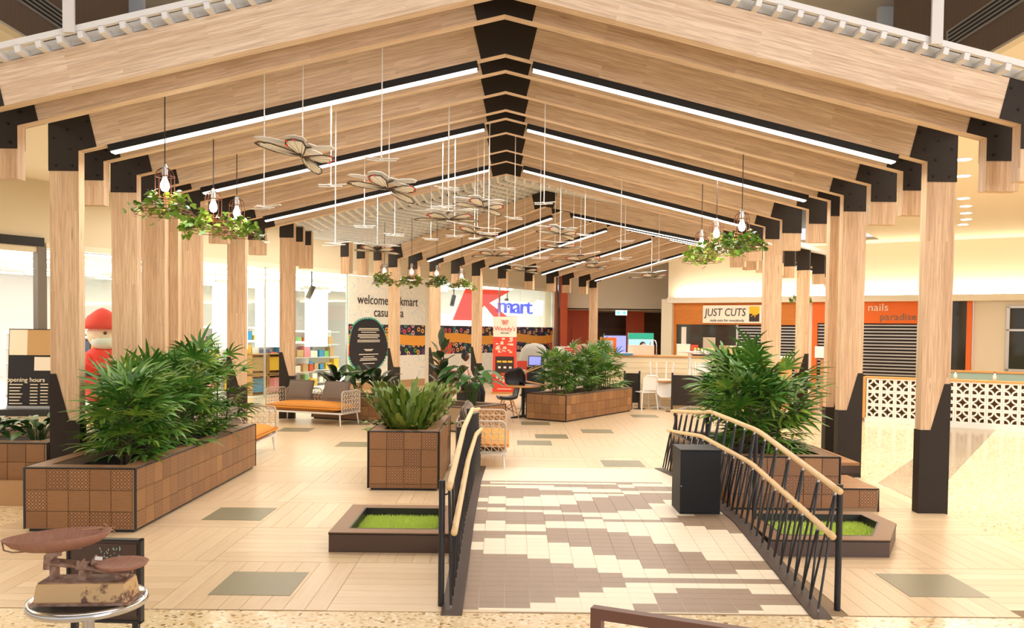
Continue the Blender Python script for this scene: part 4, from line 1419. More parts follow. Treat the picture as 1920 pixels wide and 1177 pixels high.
mesh_chair('white mesh café chair on the floor right of the narrow screen', (3.55, 21.9, 0), R(200))
mesh_chair('white café chair turned upside down on the oak table by the kiosk', (3.98, 22.05, 1.215), R(12), True)
mesh_chair('white café chair turned upside down on the table behind the wide screen', (5.1, 22.3, 1.215), R(-20), True)
t = thing('timber_crate', 'tall brown timber box right of the kiosk carrying two folded white chairs', 'box', (8.3, 21.7, 0), R(-33))
MB().box(-0.32, 0.3, 0.0, 0.5, 0.03, 1.34).build('body', 'bench_wood', t)
MB().box(-0.3, 0.28, 0.02, 0.48, 0.0, 0.03).build('plinth', 'edge_black', t)
MB().box(-0.33, 0.31, -0.01, 0.51, 1.34, 1.37).build('top', 'panel_wood', t)
# two white chairs stacked on the timber box
for k in range(2):
    t = thing('folded_chair', 'white folding chair on the tall timber box beside the kiosk, %s of two' % ('left' if k == 0 else 'right'), 'chair', (8.12 + 0.3 * k, 21.95 - 0.12 * k, 1.372), R(-10), 'folded chairs')
    MB().prism_xz([(-0.2, 0.0), (0.12, 0.0), (0.2, 0.3), (-0.2, 0.3)], -0.01, 0.02).build('seat', 'white', t)
    MB().tube((-0.1, 0, 0.0), (0.2, 0.05, 0.52), 0.02, 6).tube((0.06, 0, 0.0), (0.34, 0.05, 0.5), 0.02, 6).build('leg', 'white_metal', t)


def shell_chair(label, loc, rz, rot=None):
    t = thing('shell_chair', label, 'chair', loc, rz, 'black shell chairs')
    if rot:
        t.rotation_euler = rot
    prof = [(-0.24, 0.44), (-0.16, 0.42), (0.05, 0.41), (0.16, 0.44), (0.21, 0.56), (0.25, 0.72), (0.27, 0.82)]
    wid = [0.16, 0.22, 0.23, 0.22, 0.21, 0.18, 0.1]
    v, f = [], []
    n = 7
    for (y, z), w in zip(prof, wid):
        for k in range(n):
            q = -1 + 2 * k / (n - 1)
            v.append((w * q, y - 0.05 * q * q * (z > 0.5), z + 0.07 * q * q * (z < 0.5)))
    for i in range(len(prof) - 1):
        for k in range(n - 1):
            f.append((i * n + k, i * n + k + 1, (i + 1) * n + k + 1, (i + 1) * n + k))
    sh = MB().add(v, f).build('shell', 'black', t, smooth=True)
    md = sh.modifiers.new('thickness', 'SOLIDIFY')
    md.thickness = 0.012
    for sx in (-1, 1):
        for sy in (-1, 1):
            MB().tube((sx * 0.1, sy * 0.1 - 0.02, 0.4), (sx * 0.22, sy * 0.22 - 0.02, 0), 0.018, 7, 0.011).build('leg', 'chair_wood', t)
    b = MB()
    for s in (-1, 1):
        b.tube((s * 0.13, -0.14, 0.3), (s * 0.19, 0.15, 0.12), 0.006, 5).tube((s * 0.13, 0.1, 0.3), (s * 0.19, -0.19, 0.12), 0.006, 5)
    b.build('brace', 'black', t)


shell_chair('black shell chair with wooden legs on the floor left of the small table', (0.02, 19.35, 0), R(-75))
shell_chair('black shell chair with wooden legs behind the small table', (0.52, 20.0, 0), R(-10))
shell_chair('black shell chair lying on its side on the small table, wooden legs to the left', (0.78, 19.35, 0.99), 0, (0, R(-97), R(10)))
# ------------------------------------------------------------------ planters
TCACHE = {}


def face_tiles(root, A, B, z0, z1, size, seed, pat_prob, z_base=None):
    """square clay tiles on a vertical face running from A to B (outside on the right-hand side)"""
    rg = random.Random(seed)
    A, B = Vector(A), Vector(B)
    d = B - A
    L = d.length
    d.normalize()
    ang = math.atan2(d.y, d.x)
    nrm = Vector((d.y, -d.x))
    z = z1
    row = 0
    while z - z0 > 0.03:
        h = min(size, z - z0)
        x = 0.0
        while L - x > 0.025:
            w = min(size, L - x)
            pat = rg.random() < pat_prob and w > 0.1
            key = (round(w, 3), round(h, 3), pat)
            if key not in TCACHE:
                a, b = w / 2 - 0.0012, h / 2 - 0.0012
                m = MB()
                m.add([(-a, 0, -b), (a, 0, -b), (a, 0, b), (-a, 0, b), (-a + 0.003, -0.007, -b + 0.003), (a - 0.003, -0.007, -b + 0.003), (a - 0.003, -0.007, b - 0.003), (-a + 0.003, -0.007, b - 0.003)],
                      [(4, 5, 6, 7), (0, 1, 5, 4), (1, 2, 6, 5), (2, 3, 7, 6), (3, 0, 4, 7)])
                TCACHE[key] = m.mesh('tile', 'clay_tile_patterned' if pat else 'clay_tile')
            p = A + d * (x + w / 2) + nrm * 0.0
            obj('tile', TCACHE[key], root, (p.x, p.y, z - h / 2), (0, 0, ang))
            x += w
        z -= h
        row += 1


def inset(poly, dist):
    n = len(poly)
    out = []
    for i in range(n):
        p0, p1, p2 = Vector(poly[i - 1]), Vector(poly[i]), Vector(poly[(i + 1) % n])
        d1 = (p1 - p0).normalized()
        d2 = (p2 - p1).normalized()
        n1, n2 = Vector((-d1.y, d1.x)), Vector((-d2.y, d2.x))
        b = (n1 + n2)
        k = dist / max(0.2, (1 + n1.dot(n2)))
        out.append(tuple(p1 + b * k))
    return out


def planter(label, poly, zt, faces, rim=0.17, size=0.205, seed=1, pat=0.42, plinth=0.035, zb=None, rims=None):
    """poly: counter-clockwise world footprint; faces: indices of the tiled edges"""
    cx = sum(p[0] for p in poly) / len(poly)
    cy = sum(p[1] for p in poly) / len(poly)
    P = [(p[0] - cx, p[1] - cy) for p in poly]
    t = thing('tiled_planter', label, 'planter', (cx, cy, 0))
    MB().prism_xy(inset(P, 0.03), 0.0, plinth).build('plinth', 'edge_black', t)
    I = inset(P, rim)
    MB().ring_xy(inset(P, 0.004), I, plinth, zt - 0.012).build('body', 'grout', t)
    MB().ring_xy(inset(P, 0.012), I, zt - 0.012, zt).build('rim_cap', 'cap_brown', t)
    MB().prism_xy(inset(P, rim - 0.004), plinth, zt - 0.1).build('soil', 'soil', t)
    e = MB()
    n = len(P)
    for i in range(n):
        a, b = P[i], P[(i + 1) % n]
        e.path([(a[0], a[1], zt - 0.008), (b[0], b[1], zt - 0.008)], 0.009, 4)
        e.path([(a[0], a[1], plinth), (a[0], a[1], zt - 0.004)], 0.012, 4)
    e.build('edge_trim', 'edge_black', t)
    for i in faces:
        a, b = Vector(P[i]), Vector(P[(i + 1) % n])
        d = (b - a).normalized()
        face_tiles(t, a + d * 0.014, b - d * 0.014, plinth + 0.004, zt - 0.016, size, seed * 10 + i, pat)
    return t


PL1 = [(-4.63, 8.17), (-3.564, 8.17), (-3.564, 12.06), (-4.63, 12.06)]
planter('long brown tiled planter filled with lady palms on the left', PL1, 0.634, (0, 1), seed=3, pat=0.34)
PL2 = [(-1.705, 10.46), (-0.835, 10.46), (-0.835, 12.43), (-1.705, 12.43)]
planter('brown tiled planter with bird nest fern left of the footbridge', PL2, 0.744, (0, 1), size=0.213, seed=5, pat=0.3)
d_, l_ = AX, LF
a = Vector((1.275, 18.473))
PL3 = [tuple(a), tuple(a + d_ * 3.35), tuple(a + d_ * 3.35 + l_ * 1.02), tuple(a + l_ * 1.02)]
planter('far angled brown tiled planter with lady palms before the kiosk', PL3, 0.60, (0, 3), seed=7, pat=0.0)
PL4 = [(2.50, 9.52), (3.745, 9.52), (3.745, 11.1), (3.2, 11.9), (2.30, 11.9), (2.30, 10.2)]
planter('brown tiled planter with large lady palm right of the footbridge', PL4, 0.62, (0, 1, 5), seed=9, pat=0.3)
a = Vector((-0.72, 16.3))
PL5 = [tuple(a), tuple(a + d_ * 1.25), tuple(a + d_ * 1.25 + l_ * 1.5), tuple(a + l_ * 1.5)]
planter('low angled planter with rubber plant behind the near right sofa', PL5, 0.5, (0,), seed=11, pat=0.1)
PL6 = [(-7.4, 9.46), (-5.10, 9.46), (-5.10, 10.9), (-7.4, 10.9)]
planter('brown tiled planter with peace lily outside the left posts', PL6, 0.69, (0, 1), seed=13, pat=0.0)
t = MB().box(-7.3, -5.13, 9.36, 9.45, 0, 0.27).build('planter_step', 'tan_base', None)
tag(t, 'tan tiled step in front of the peace lily planter at the left edge', 'step')
a = Vector((-4.3, 18.75))
PL7 = [tuple(a), tuple(a + Vector((1.75, -0.74))), tuple(a + Vector((2.1, 0.1))), tuple(a + Vector((0.35, 0.84)))]
planter('low dark planter with broad leaved lilies behind the back sofa', PL7, 0.55, (0,), seed=15, pat=0.0)
# steps and bench beside the right planter
t = thing('tiled_step', 'low brown tiled step at the right end of the palm planter', 'step', (3.76, 9.52, 0))
MB().box(0, 0.42, 0, 0.9, 0.0, 0.255).build('body', 'grout', t)
MB().box(-0.0, 0.425, -0.004, 0.9, 0.255, 0.268).build('tread', 'bench_wood', t)
MB().path([(0, -0.006, 0.26), (0.425, -0.006, 0.26), (0.425, -0.006, 0)], 0.009, 4).path([(0.425, 0, 0.26), (0.425, 0.9, 0.26)], 0.009, 4).build('edge_trim', 'edge_black', t)
face_tiles(t, (0.0, -0.001), (0.41, -0.001), 0.02, 0.25, 0.205, 77, 0.6)
t = thing('timber_bench', 'low timber bench top beside the right palm planter, behind the step', 'bench', (3.77, 10.55, 0))
MB().box(0, 0.62, 0, 1.6, 0.36, 0.40).build('seat', 'bench_wood', t)
MB().box(0.0, 0.625, -0.008, 1.6, 0.27, 0.362).build('apron', 'pit_tile', t)
for q in (0.1, 1.45):
    MB().box(0.5, 0.6, q, q + 0.1, 0, 0.27).build('leg', 'pit_tile', t)
    MB().box(0.02, 0.12, q, q + 0.1, 0, 0.27).build('leg', 'pit_tile', t)


def turf_box(label, poly, zt, seed):
    cx = sum(p[0] for p in poly) / len(poly)
    cy = sum(p[1] for p in poly) / len(poly)
    P = [(p[0] - cx, p[1] - cy) for p in poly]
    t = thing('turf_box', label, 'turf box', (cx, cy, 0))
    I = inset(P, 0.15)
    MB().ring_xy(P, I, 0, zt - 0.012).build('body', 'pit_tile', t)
    MB().ring_xy(inset(P, -0.003), I, zt - 0.012, zt).build('rim_cap', 'cap_brown', t)
    MB().ring_xy(inset(P, 0.148), inset(P, 0.165), 0.02, zt + 0.001).build('liner', 'edge_black', t)
    e = MB()
    for i in range(len(P)):
        a, b = P[i], P[(i + 1) % len(P)]
        e.path([(a[0], a[1], zt - 0.014), (b[0], b[1], zt - 0.014)], 0.008, 4)
    e.build('edge_trim', 'edge_black', t)
    MB().prism_xy(inset(P, 0.16), 0.0, zt - 0.085).build('turf_base', 'turf', t)
    rg = random.Random(seed)
    J = inset(P, 0.175)
    xs = [p[0] for p in J]
    ys = [p[1] for p in J]

    def inside(x, y):
        c = False
        for i in range(len(J)):
            (x1, y1), (x2, y2) = J[i - 1], J[i]
            if (y1 > y) != (y2 > y) and x < (x2 - x1) * (y - y1) / (y2 - y1) + x1:
                c = not c
        return c
    g = MB()
    k = 0
    while k < 7000:
        x, y = rg.uniform(min(xs), max(xs)), rg.uniform(min(ys), max(ys))
        k += 1
        if not inside(x, y):
            continue
        a = rg.uniform(0, 2 * PI)
        w = 0.004
        h = rg.uniform(0.022, 0.038)
        dx, dy = w * math.cos(a), w * math.sin(a)
        tx, ty = rg.uniform(-0.012, 0.012), rg.uniform(-0.012, 0.012)
        z = zt - 0.086
        g.add([(x - dx, y - dy, z), (x + dx, y + dy, z), (x + tx, y + ty, z + h)], [(0, 1, 2)])
    g.build('grass_blades', 'turf', t, kind='stuff')
    return t


turf_box('low brown box of bright green turf left of the footbridge', [(-1.575, 7.54), (-0.46, 7.54), (-0.46, 8.74), (-1.575, 8.74)], 0.186, 1)
turf_box('low brown box of bright green turf right of the footbridge', [(2.36, 7.55), (3.43, 7.55), (3.79, 8.22), (3.76, 8.76), (2.36, 8.76)], 0.165, 2)

# ------------------------------------------------------------------ plants


def blade(L, W, droop=0.3, fold=0.25, n=5, wave=0.0, taper=1.0, start=0.0, shape=None):
    """leaf blade from the origin along +y, arching down; returns verts, faces"""
    v, f = [], []
    x0, y0, z0 = 0.0, 0.0, 0.0
    ang = 0.0
    step = L / n
    y, z = 0.0, 0.0
    for i in range(n + 1):
        t = i / n
        if shape == 'oval':
            w = W * max(0.06, math.sin(PI * min(1, t * 0.94 + 0.05)) ** 0.7)
        elif shape == 'strap':
            w = W * min(1, t * 3 + 0.3) * min(1, (1 - t) * 5 + 0.25) * (1 + 0.16 * math.sin(i * 2.2))
        else:
            w = W * max(0.05, (math.sin(PI * min(1.0, 0.18 + t * 0.8))) ** 0.8)
        wv = wave * math.sin(i * 2.4)
        v += [(-w / 2, y, z + fold * w / 2 + wv), (0, y, z), (w / 2, y, z + fold * w / 2 - wv)]
        ang = -droop * t * 1.6
        y += step * math.cos(ang)
        z += step * math.sin(ang)
    for i in range(n):
        b = 3 * i
        f += [(b, b + 1, b + 4, b + 3), (b + 1, b + 2, b + 5, b + 4)]
    return v, f


def fan_leaf(seed, leaflets=9, L=0.34, W=0.041):
    """lady palm leaf: a short stalk and a hand of leaflets"""
    rg = random.Random(seed)
    m = MB()
    m.path([(0, 0, 0), (0, 0.13, 0.015), (0, 0.26, 0.0)], 0.004, 4)
    for k in range(leaflets):
        q = -1 + 2 * k / (leaflets - 1)
        a = q * R(88) + rg.uniform(-0.06, 0.06)
        l = L * (1 - 0.28 * abs(q)) * rg.uniform(0.88, 1.08)
        v, f = blade(l, W * rg.uniform(0.8, 1.15), 0.35 + 0.25 * rg.random(), 0.3, 4)
        mt = Matrix.Translation((0, 0.26, 0.0)) @ Matrix.Rotation(-a, 4, 'Z') @ Matrix.Rotation(R(12) - 0.15 * abs(q), 4, 'X')
        m.add([tuple(mt @ Vector(p)) for p in v], f)
    return m.mesh('leaf', 'palm_leaf', True)


FANS = [fan_leaf(s, 7 + s % 4, 0.33 + 0.03 * (s % 3)) for s in range(5)]


def lady_palm(label, loc, n, h0, h1, spread, seed, size=1.0, group='lady palms', canes=5):
    rg = random.Random(seed)
    t = thing('lady_palm', label, 'plant', loc, 0, group)
    cs = []
    for k in range(canes):
        a = rg.uniform(0, 2 * PI)
        r = rg.uniform(0.02, spread * 0.55)
        x, y = r * math.cos(a), r * math.sin(a)
        top = rg.uniform(h1 * 0.6, h1 * 0.92)
        ln = (x * 1.35, y * 1.35)
        MB().path([(x, y, -0.02), ((x + ln[0]) / 2, (y + ln[1]) / 2, top / 2), (ln[0], ln[1], top)], 0.012 * size, 6, 0.006 * size).build('cane', 'stem_brown', t)
        cs.append((x, y, ln, top))
    for k in range(n):
        x, y, ln, top = cs[k % canes]
        q = rg.uniform(0.0, 1.0) ** 0.75
        z = h0 + (top - h0) * q
        fx = z / max(0.1, top)
        px, py = x + (ln[0] - x) * fx, y + (ln[1] - y) * fx
        az = rg.uniform(0, 2 * PI)
        pitch = R(rg.uniform(-12, 30) + 48 * q ** 2.5)
        o = obj('leaf', FANS[rg.randrange(5)], t, (px, py, z), (pitch, rg.uniform(-0.4, 0.4), az))
        s = size * rg.uniform(0.85, 1.2) * (1.0 - 0.15 * q)
        o.scale = (s, s, s)
    return t


for k, (x, y, h, sp, nl) in enumerate(((-4.05, 8.85, 0.86, 0.44, 86), (-4.2, 9.5, 1.0, 0.44, 80), (-3.98, 10.15, 1.02, 0.42, 76), (-4.15, 10.8, 1.12, 0.4, 70), (-3.98, 11.5, 1.16, 0.4, 70))):
    lady_palm('lady palm with dark fan leaves in the long left planter, %s from its front' % ORD[k].replace('frontmost', 'first'), (x, y, 0.53), nl, 0.05, h, sp, 20 + k, 1.0)
lady_palm('large lady palm in the right planter, front of the pair', (3.0, 10.15, 0.52), 130, 0.05, 1.12, 0.62, 41, 1.15, canes=8)
lady_palm('large lady palm in the right planter, rear of the pair', (2.95, 11.1, 0.52), 90, 0.05, 1.2, 0.55, 42, 1.15, canes=7)
for k in range(4):
    p = Vector((1.275, 18.473)) + AX * (0.5 + 0.78 * k) + LF * (0.5 + 0.06 * (-1) ** k)
    lady_palm('bright green lady palm in the far angled planter, %s from its near corner' % ORD[k].replace('frontmost', 'first'), (p.x, p.y, 0.5), 70, 0.04, 0.98 + 0.1 * (k == 0) + 0.12 * (k == 3), 0.46, 60 + k, 0.95, canes=6)


def leafy(name, label, loc, mat, leaves, seed, group=None, stem_r=0.007, stem_mat='stem_green', wave=0.0):
    """leaves: list of (azimuth, start radius, stalk end (r, z), blade pitch, L, W, shape, droop)"""
    t = thing(name, label, 'plant', loc, 0, group)
    rg = random.Random(seed)
    st = MB()
    for az, r0, (r1, z1), pitch, L, W, shape, droop in leaves:
        ca, sa = math.cos(az), math.sin(az)
        if r1 > 0.001 or z1 > 0.03:
            st.path([(r0 * ca, r0 * sa, -0.03), ((r0 * 0.6 + r1 * 0.4) * ca, (r0 * 0.6 + r1 * 0.4) * sa, z1 * 0.6), (r1 * ca, r1 * sa, z1)], stem_r, 5, stem_r * 0.6)
        v, f = blade(L, W, droop, 0.28, 12 if wave else 8, wave, shape=shape)
        me = MB().add(v, f).mesh('leaf', mat, True)
        obj('leaf', me, t, (r1 * ca, r1 * sa, z1), (pitch, rg.uniform(-0.25, 0.25), az - PI / 2))
    if st.v:
        st.build('stems', stem_mat, t)
    return t


rg = random.Random(9)
lv = []
for k in range(120):
    az = rg.uniform(0, 2 * PI)
    r = 0.02 + 0.24 * math.sqrt(rg.random())
    low = k % 8 == 0
    lv.append((az, r, (r, 0.0), R(rg.uniform(15, 40)) if low else R(62 + 25 * (1 - r / 0.26) + rg.uniform(-7, 6)), rg.uniform(0.34, 0.74) * (0.8 if low else 1.0), rg.uniform(0.05, 0.078) * (1.4 if low else 1.0), 'strap', rg.uniform(0.02, 0.25)))
leafy('nest_fern', 'upright bird nest fern with crinkled yellow green fronds in the middle planter', (-1.27, 11.0, 0.66), 'fern_leaf', lv, 5, wave=0.02)
lv = []
for k in range(90):
    az = rg.uniform(0, 2 * PI)
    r = 0.02 + 0.24 * math.sqrt(rg.random())
    lv.append((az, r, (r, 0.0), R(58 + 28 * (1 - r / 0.26) + rg.uniform(-6, 8)), rg.uniform(0.4, 0.72), rg.uniform(0.05, 0.08), 'strap', rg.uniform(0.05, 0.3)))
leafy('nest_fern', 'second bird nest fern behind the first one in the middle planter', (-1.25, 11.75, 0.66), 'fern_leaf', lv, 6, wave=0.02)
# rubber plant and broad lily
lv = []
for k in range(20):
    z = 0.25 + 0.05 * k
    lv.append((k * 2.4, 0.02, (0.06, z), R(58 - 1.2 * k + (k > 16) * 26), 0.34 - 0.003 * k, 0.17, 'oval', 0.2))
lv.append((1.0, 0.0, (0.01, 1.3), R(84), 0.34, 0.17, 'oval', 0.1))
leafy('rubber_plant', 'tall rubber plant with broad dark oval leaves in the low planter', (-1.35, 17.3, 0.42), 'rubber_leaf', lv, 8, stem_r=0.012, stem_mat='stem_brown')
lv = []
for k in range(26):
    az = k * 2.4 + 0.3
    q = (k % 5) / 5
    lv.append((az, 0.05, (0.22 + 0.1 * q, 0.5 + 0.4 * q), R(20 - 25 * q), 0.5, 0.19, 'oval', 0.7))
leafy('broad_lily', 'broad leaved green lily in the low planter right of the rubber plant', (-0.72, 17.1, 0.42), 'lily_leaf', lv, 9, stem_r=0.012)
# lilies behind the back sofa
for k in range(3):
    lv = []
    for q in range(20):
        az = rg.uniform(0, 2 * PI)
        lv.append((az, 0.05, (0.14, rg.uniform(0.25, 0.5)), R(rg.uniform(10, 60)), rg.uniform(0.35, 0.5), 0.15, 'oval', rg.uniform(0.2, 0.7)))
    p = Vector((-4.3, 18.75)) + Vector((1.75, -0.74)) * (0.22 + 0.28 * k) + Vector((0.12, 0.42))
    leafy('broad_lily', 'dark broad leaved lily behind the back sofa, %s from its left end' % ORD[k].replace('frontmost', 'first'), (p.x, p.y, 0.46), 'rubber_leaf' if k != 1 else 'lily_leaf', lv, 30 + k, 'lilies behind the sofa')
for k in range(2):
    lv = []
    for q in range(34):
        az = rg.uniform(0, 2 * PI)
        lv.append((az, 0.04, (0.16 * rg.random() + 0.05, rg.uniform(0.12, 0.3)), R(rg.uniform(0, 45)), rg.uniform(0.18, 0.26), 0.10, 'oval', rg.uniform(0.2, 0.7)))
    leafy('peace_lily', 'low dark peace lily in the planter outside the left posts, %s' % ('by the post' if k == 0 else 'at the picture edge'), (-5.45 - 0.55 * k, 9.9, 0.6), 'lily_leaf', lv, 70 + k, 'peace lilies')

# ------------------------------------------------------------------ sofas (own frame: x along the seat, front at -y)
def rounded(w, h, r, n=5):
    pts = []
    for cx, cz, a0 in ((w - r, h - r, 0), (r, h - r, 90), (r, r, 180), (w - r, r, 270)):
        for k in range(n + 1):
            a = R(a0 + 90 * k / n)
            pts.append((cx + r * math.cos(a), cz + r * math.sin(a)))
    return pts


def woven_frame(parent, name, w, h, origin, ux, tilt=0.0):
    """rounded tube frame with cane lattice; lies in plane spanned by ux (unit 2d) and z"""
    pr = rounded(w, h, 0.07)
    P = [(origin[0] + ux[0] * a, origin[1] + ux[1] * a, origin[2] + b) for a, b in pr]
    fr = MB().path(P, 0.014, 8, closed=True).build(name, 'frame_taupe', parent, smooth=True)
    g = MB()
    n = max(4, int(w / 0.085))
    nx, ny = -ux[1], ux[0]
    for k in range(1, n):
        a = w * k / n
        g.path([(origin[0] + ux[0] * a, origin[1] + ux[1] * a, origin[2] + 0.01), (origin[0] + ux[0] * a, origin[1] + ux[1] * a, origin[2] + h - 0.01)], 0.006, 4)
    m_ = max(4, int(h / 0.085))
    for k in range(1, m_):
        b = h * k / m_
        g.path([(origin[0] + ux[0] * 0.01, origin[1] + ux[1] * 0.01, origin[2] + b), (origin[0] + ux[0] * (w - 0.01), origin[1] + ux[1] * (w - 0.01), origin[2] + b)], 0.006, 4)
    for k in range(-m_, n):
        # diagonal canes
        a0, b0 = w * k / n, 0.0
        a1, b1 = a0 + h * (w / n) / (h / m_), h
        t0, t1 = 0.0, 1.0
        if a0 < 0:
            t0 = -a0 / (a1 - a0)
        if a1 > w:
            t1 = (w - a0) / (a1 - a0)
        if t1 - t0 > 0.05:
            q = [(a0 + (a1 - a0) * t, b0 + (b1 - b0) * t) for t in (t0, t1)]
            g.path([(origin[0] + ux[0] * a, origin[1] + ux[1] * a, origin[2] + b) for a, b in q], 0.005, 4)
    g.build('cane_weave', 'mesh_cream', fr, kind='stuff')
    return fr


def cushion_mesh(w, d, h, bulge, mat, n=8):
    v, f = [], []
    for side in (1, -1):
        for i in range(n + 1):
            for j in range(n + 1):
                x, y = -1 + 2 * i / n, -1 + 2 * j / n
                e = (1 - x ** 4) * (1 - y ** 4)
                v.append((x * w / 2 * (1 - 0.02 * (1 - abs(y))), y * d / 2, side * (h / 2 * (0.25 + 0.75 * max(0, e) ** 0.5) + bulge * e)))
    m = (n + 1) ** 2
    for i in range(n):
        for j in range(n):
            a = i * (n + 1) + j
            q = (a, a + n + 1, a + n + 2, a + 1)
            f.append(q)
            f.append(tuple(m + k for k in reversed(q)))
    ring = [i * (n + 1) for i in range(n + 1)] + [n * (n + 1) + j for j in range(1, n + 1)] + [i * (n + 1) + n for i in range(n - 1, -1, -1)] + [j for j in range(n - 1, 0, -1)]
    for k in range(len(ring)):
        a, b = ring[k], ring[(k + 1) % len(ring)]
        f.append((a, b, m + b, m + a))
    return MB().add(v, f).mesh('cushion', mat, True)


def sofa(label, loc, rz, W=1.78, D=0.74, pillows=()):
    t = thing('woven_sofa', label, 'sofa', loc, rz, 'woven sofas')
    MB().box(-W / 2, W / 2, 0, D, 0.24, 0.275).build('base_frame', 'white_metal', t)
    for sx in (-1, 1):
        for y in (0.05, D - 0.05):
            MB().tube((sx * (W / 2 - 0.06), y, 0.25), (sx * (W / 2 - 0.03), y + (0.02 if y > 0.2 else -0.02), 0), 0.017, 8, 0.012).build('leg', 'white_metal', t)
    cm = cushion_mesh(W - 0.06, D - 0.02, 0.16, 0.03, 'orange_fabric')
    obj('seat_cushion', cm, t, (0, D / 2 - 0.04, 0.36))
    for k in range(2):
        x0 = -W / 2 + 0.02 + k * (W / 2 - 0.0)
        woven_frame(t, 'back_frame', W / 2 - 0.04, 0.44, (x0, D - 0.03, 0.27), (1, 0))
    for sx in (-1, 1):
        woven_frame(t, 'arm_frame', D - 0.06, 0.44, (sx * (W / 2 + 0.005), 0.02, 0.27), (0, 1))
    c, s = math.cos(rz), math.sin(rz)
    for x, lab, mat in pillows:
        y, z = D - 0.17, 0.655
        o = obj('scatter_cushion', cushion_mesh(0.62, 0.46, 0.12, 0.03, mat), None, (loc[0] + x * c - y * s, loc[1] + x * s + y * c, z), (0, 0, 0))
        o.rotation_euler = (Matrix.Rotation(rz, 3, 'Z') @ Matrix.Rotation(R(72), 3, 'X')).to_euler()
        tag(o, lab, 'cushion', 'grey cushions')
    return t


sofa('cane backed sofa with orange seat at the back left facing the camera', (-4.22, 17.55, 0), R(-22), 1.86, 0.74,
     ((-0.46, 'grey cushion on the left half of the back sofa', 'grey_fabric'), (0.44, 'grey cushion on the right half of the back sofa', 'grey_fabric')))
sofa('cane backed sofa with orange seat behind the long left planter', (-3.76, 13.02, 0), R(90), 1.78, 0.74,
     ((0.3, 'grey cushion on the sofa behind the long left planter', 'grey_fabric'),))
sofa('cane backed sofa with orange seat beside the fern planter near the footbridge', (0.0, 12.86, 0), R(90), 1.74, 0.74,
     ((-0.42, 'near grey cushion on the sofa beside the fern planter', 'grey_fabric'), (0.42, 'far grey cushion on the sofa beside the fern planter', 'grey_fabric')))

# ------------------------------------------------------------------ bin and handrails
t = thing('litter_bin', 'square matt black bin standing on the footbridge', 'bin', (1.915, 8.58, BH))
MB().box(-0.20, 0.20, -0.21, 0.21, 0.0, 0.012).build('base', 'edge_black', t)
b_ = MB().box(-0.20, 0.20, -0.21, 0.21, 0.012, 0.628).build('body', 'black_bin', t)
md = b_.modifiers.new('edge', 'BEVEL')
md.width = 0.004
MB().box(-0.202, 0.202, -0.212, 0.212, 0.628, 0.64).build('lid', 'black_bin', t)
MB().lathe([(0.006, 0), (0.006, 0.006)], 8).build('lock', 'silver', t, (-0.19, -0.21, 0.28), (PI / 2, 0, 0))


def railing(label, xb, xu, xl, sgn, post_x):
    """xb base of the balusters, xu upper rail, xl lower rail"""
    t = thing('handrail', label, 'handrail', (0, 0, 0))
    ys = [6.08, 7.95, 8.35, 9.9, 10.3, 12.3]

    def up(y):
        return bz(y) + 0.875 - 0.03 * (y > 10)

    def lo(y):
        return bz(y) + 0.565

    def smooth_path(fn, x, y0):
        pts = []
        y = y0
        while y <= 12.31:
            z = (fn(y - 0.12) + fn(y) + fn(y + 0.12)) / 3 if y > y0 + 0.15 else fn(y)
            pts.append((x, y, z))
            y += 0.12
        return pts
    MB().path(smooth_path(up, xu, 6.02), 0.024, 12).build('upper_rail', 'rail_wood', t, smooth=True)
    MB().path(smooth_path(lo, xl, 5.98), 0.024, 12).build('lower_rail', 'rail_wood', t, smooth=True)
    for y, h in ((6.1, 0.905), (8.2, 0.86), (10.2, 0.86), (12.1, 0.82)):
        MB().tube((post_x, y, bz(y) if y > 6.2 else 0.0), (post_x, y, bz(y) + h), 0.023, 12).build('post', 'rail_black', t, smooth=False)
        br_ = MB()
        for x, fn in ((xu, up), (xl, lo)):
            br_.path([(post_x, y, fn(y) - 0.06), ((post_x + x) / 2, y, fn(y) - 0.075), (x, y, fn(y) - 0.06), (x, y, fn(y) - 0.02)], 0.006, 5)
        br_.build('rail_bracket', 'rail_black', t)
    y = 6.1
    k = 0
    cap = MB()
    while y < 12.2:
        for x, fn, off in ((xu, up, 0.0), (xl, lo, 0.17)):
            yt = y + off
            if yt > 12.2:
                continue
            zt = fn(yt) - 0.045
            for q in (-1, 1):
                yb = yt + q * 0.085
                if not (6.0 < yb < 12.25):
                    yb = min(12.2, max(6.03, yb))
                zb = bz(yb) + 0.035
                MB().path([(xb, yb, zb), (x - 0.004, yt + q * 0.012, zt)], 0.0095, 6).build('baluster', 'rail_black', t)
                cap.path([(xb, yb, zb - 0.028), (xb, yb, zb + 0.004)], 0.006, 5)
            cap.path([(x - 0.004, yt, zt - 0.01), (x, yt, zt + 0.03)], 0.010, 6)
        y += 0.34
        k += 1
    cap.build('fixings', 'silver', t, kind='stuff')
    return t


railing('black rod balustrade with two timber rails on the left footbridge edge', -0.385, -0.405, -0.365, -1, -0.462)
railing('black rod balustrade with two timber rails on the right footbridge edge', 2.235, 2.372, 2.315, 1, 2.402)

# ------------------------------------------------------------------ people
def figure(name, label, loc, rz, joints, edges, radii, mat, extra):
    t = thing(name, label, 'person', loc, rz)
    me = bpy.data.meshes.new('body')
    me.from_pydata(joints, edges, [])
    o = obj('body', me, t)
    me.materials.append(M[mat])
    sk = o.modifiers.new('skin', 'SKIN')
    sk.use_smooth_shade = True
    for i, r in enumerate(radii):
        sv = me.skin_vertices[0].data[i]
        sv.radius = r if isinstance(r, tuple) else (r, r)
        sv.use_root = (i == 0)
    ss = o.modifiers.new('sub', 'SUBSURF')
    ss.levels = 1
    ss.render_levels = 2
    return t


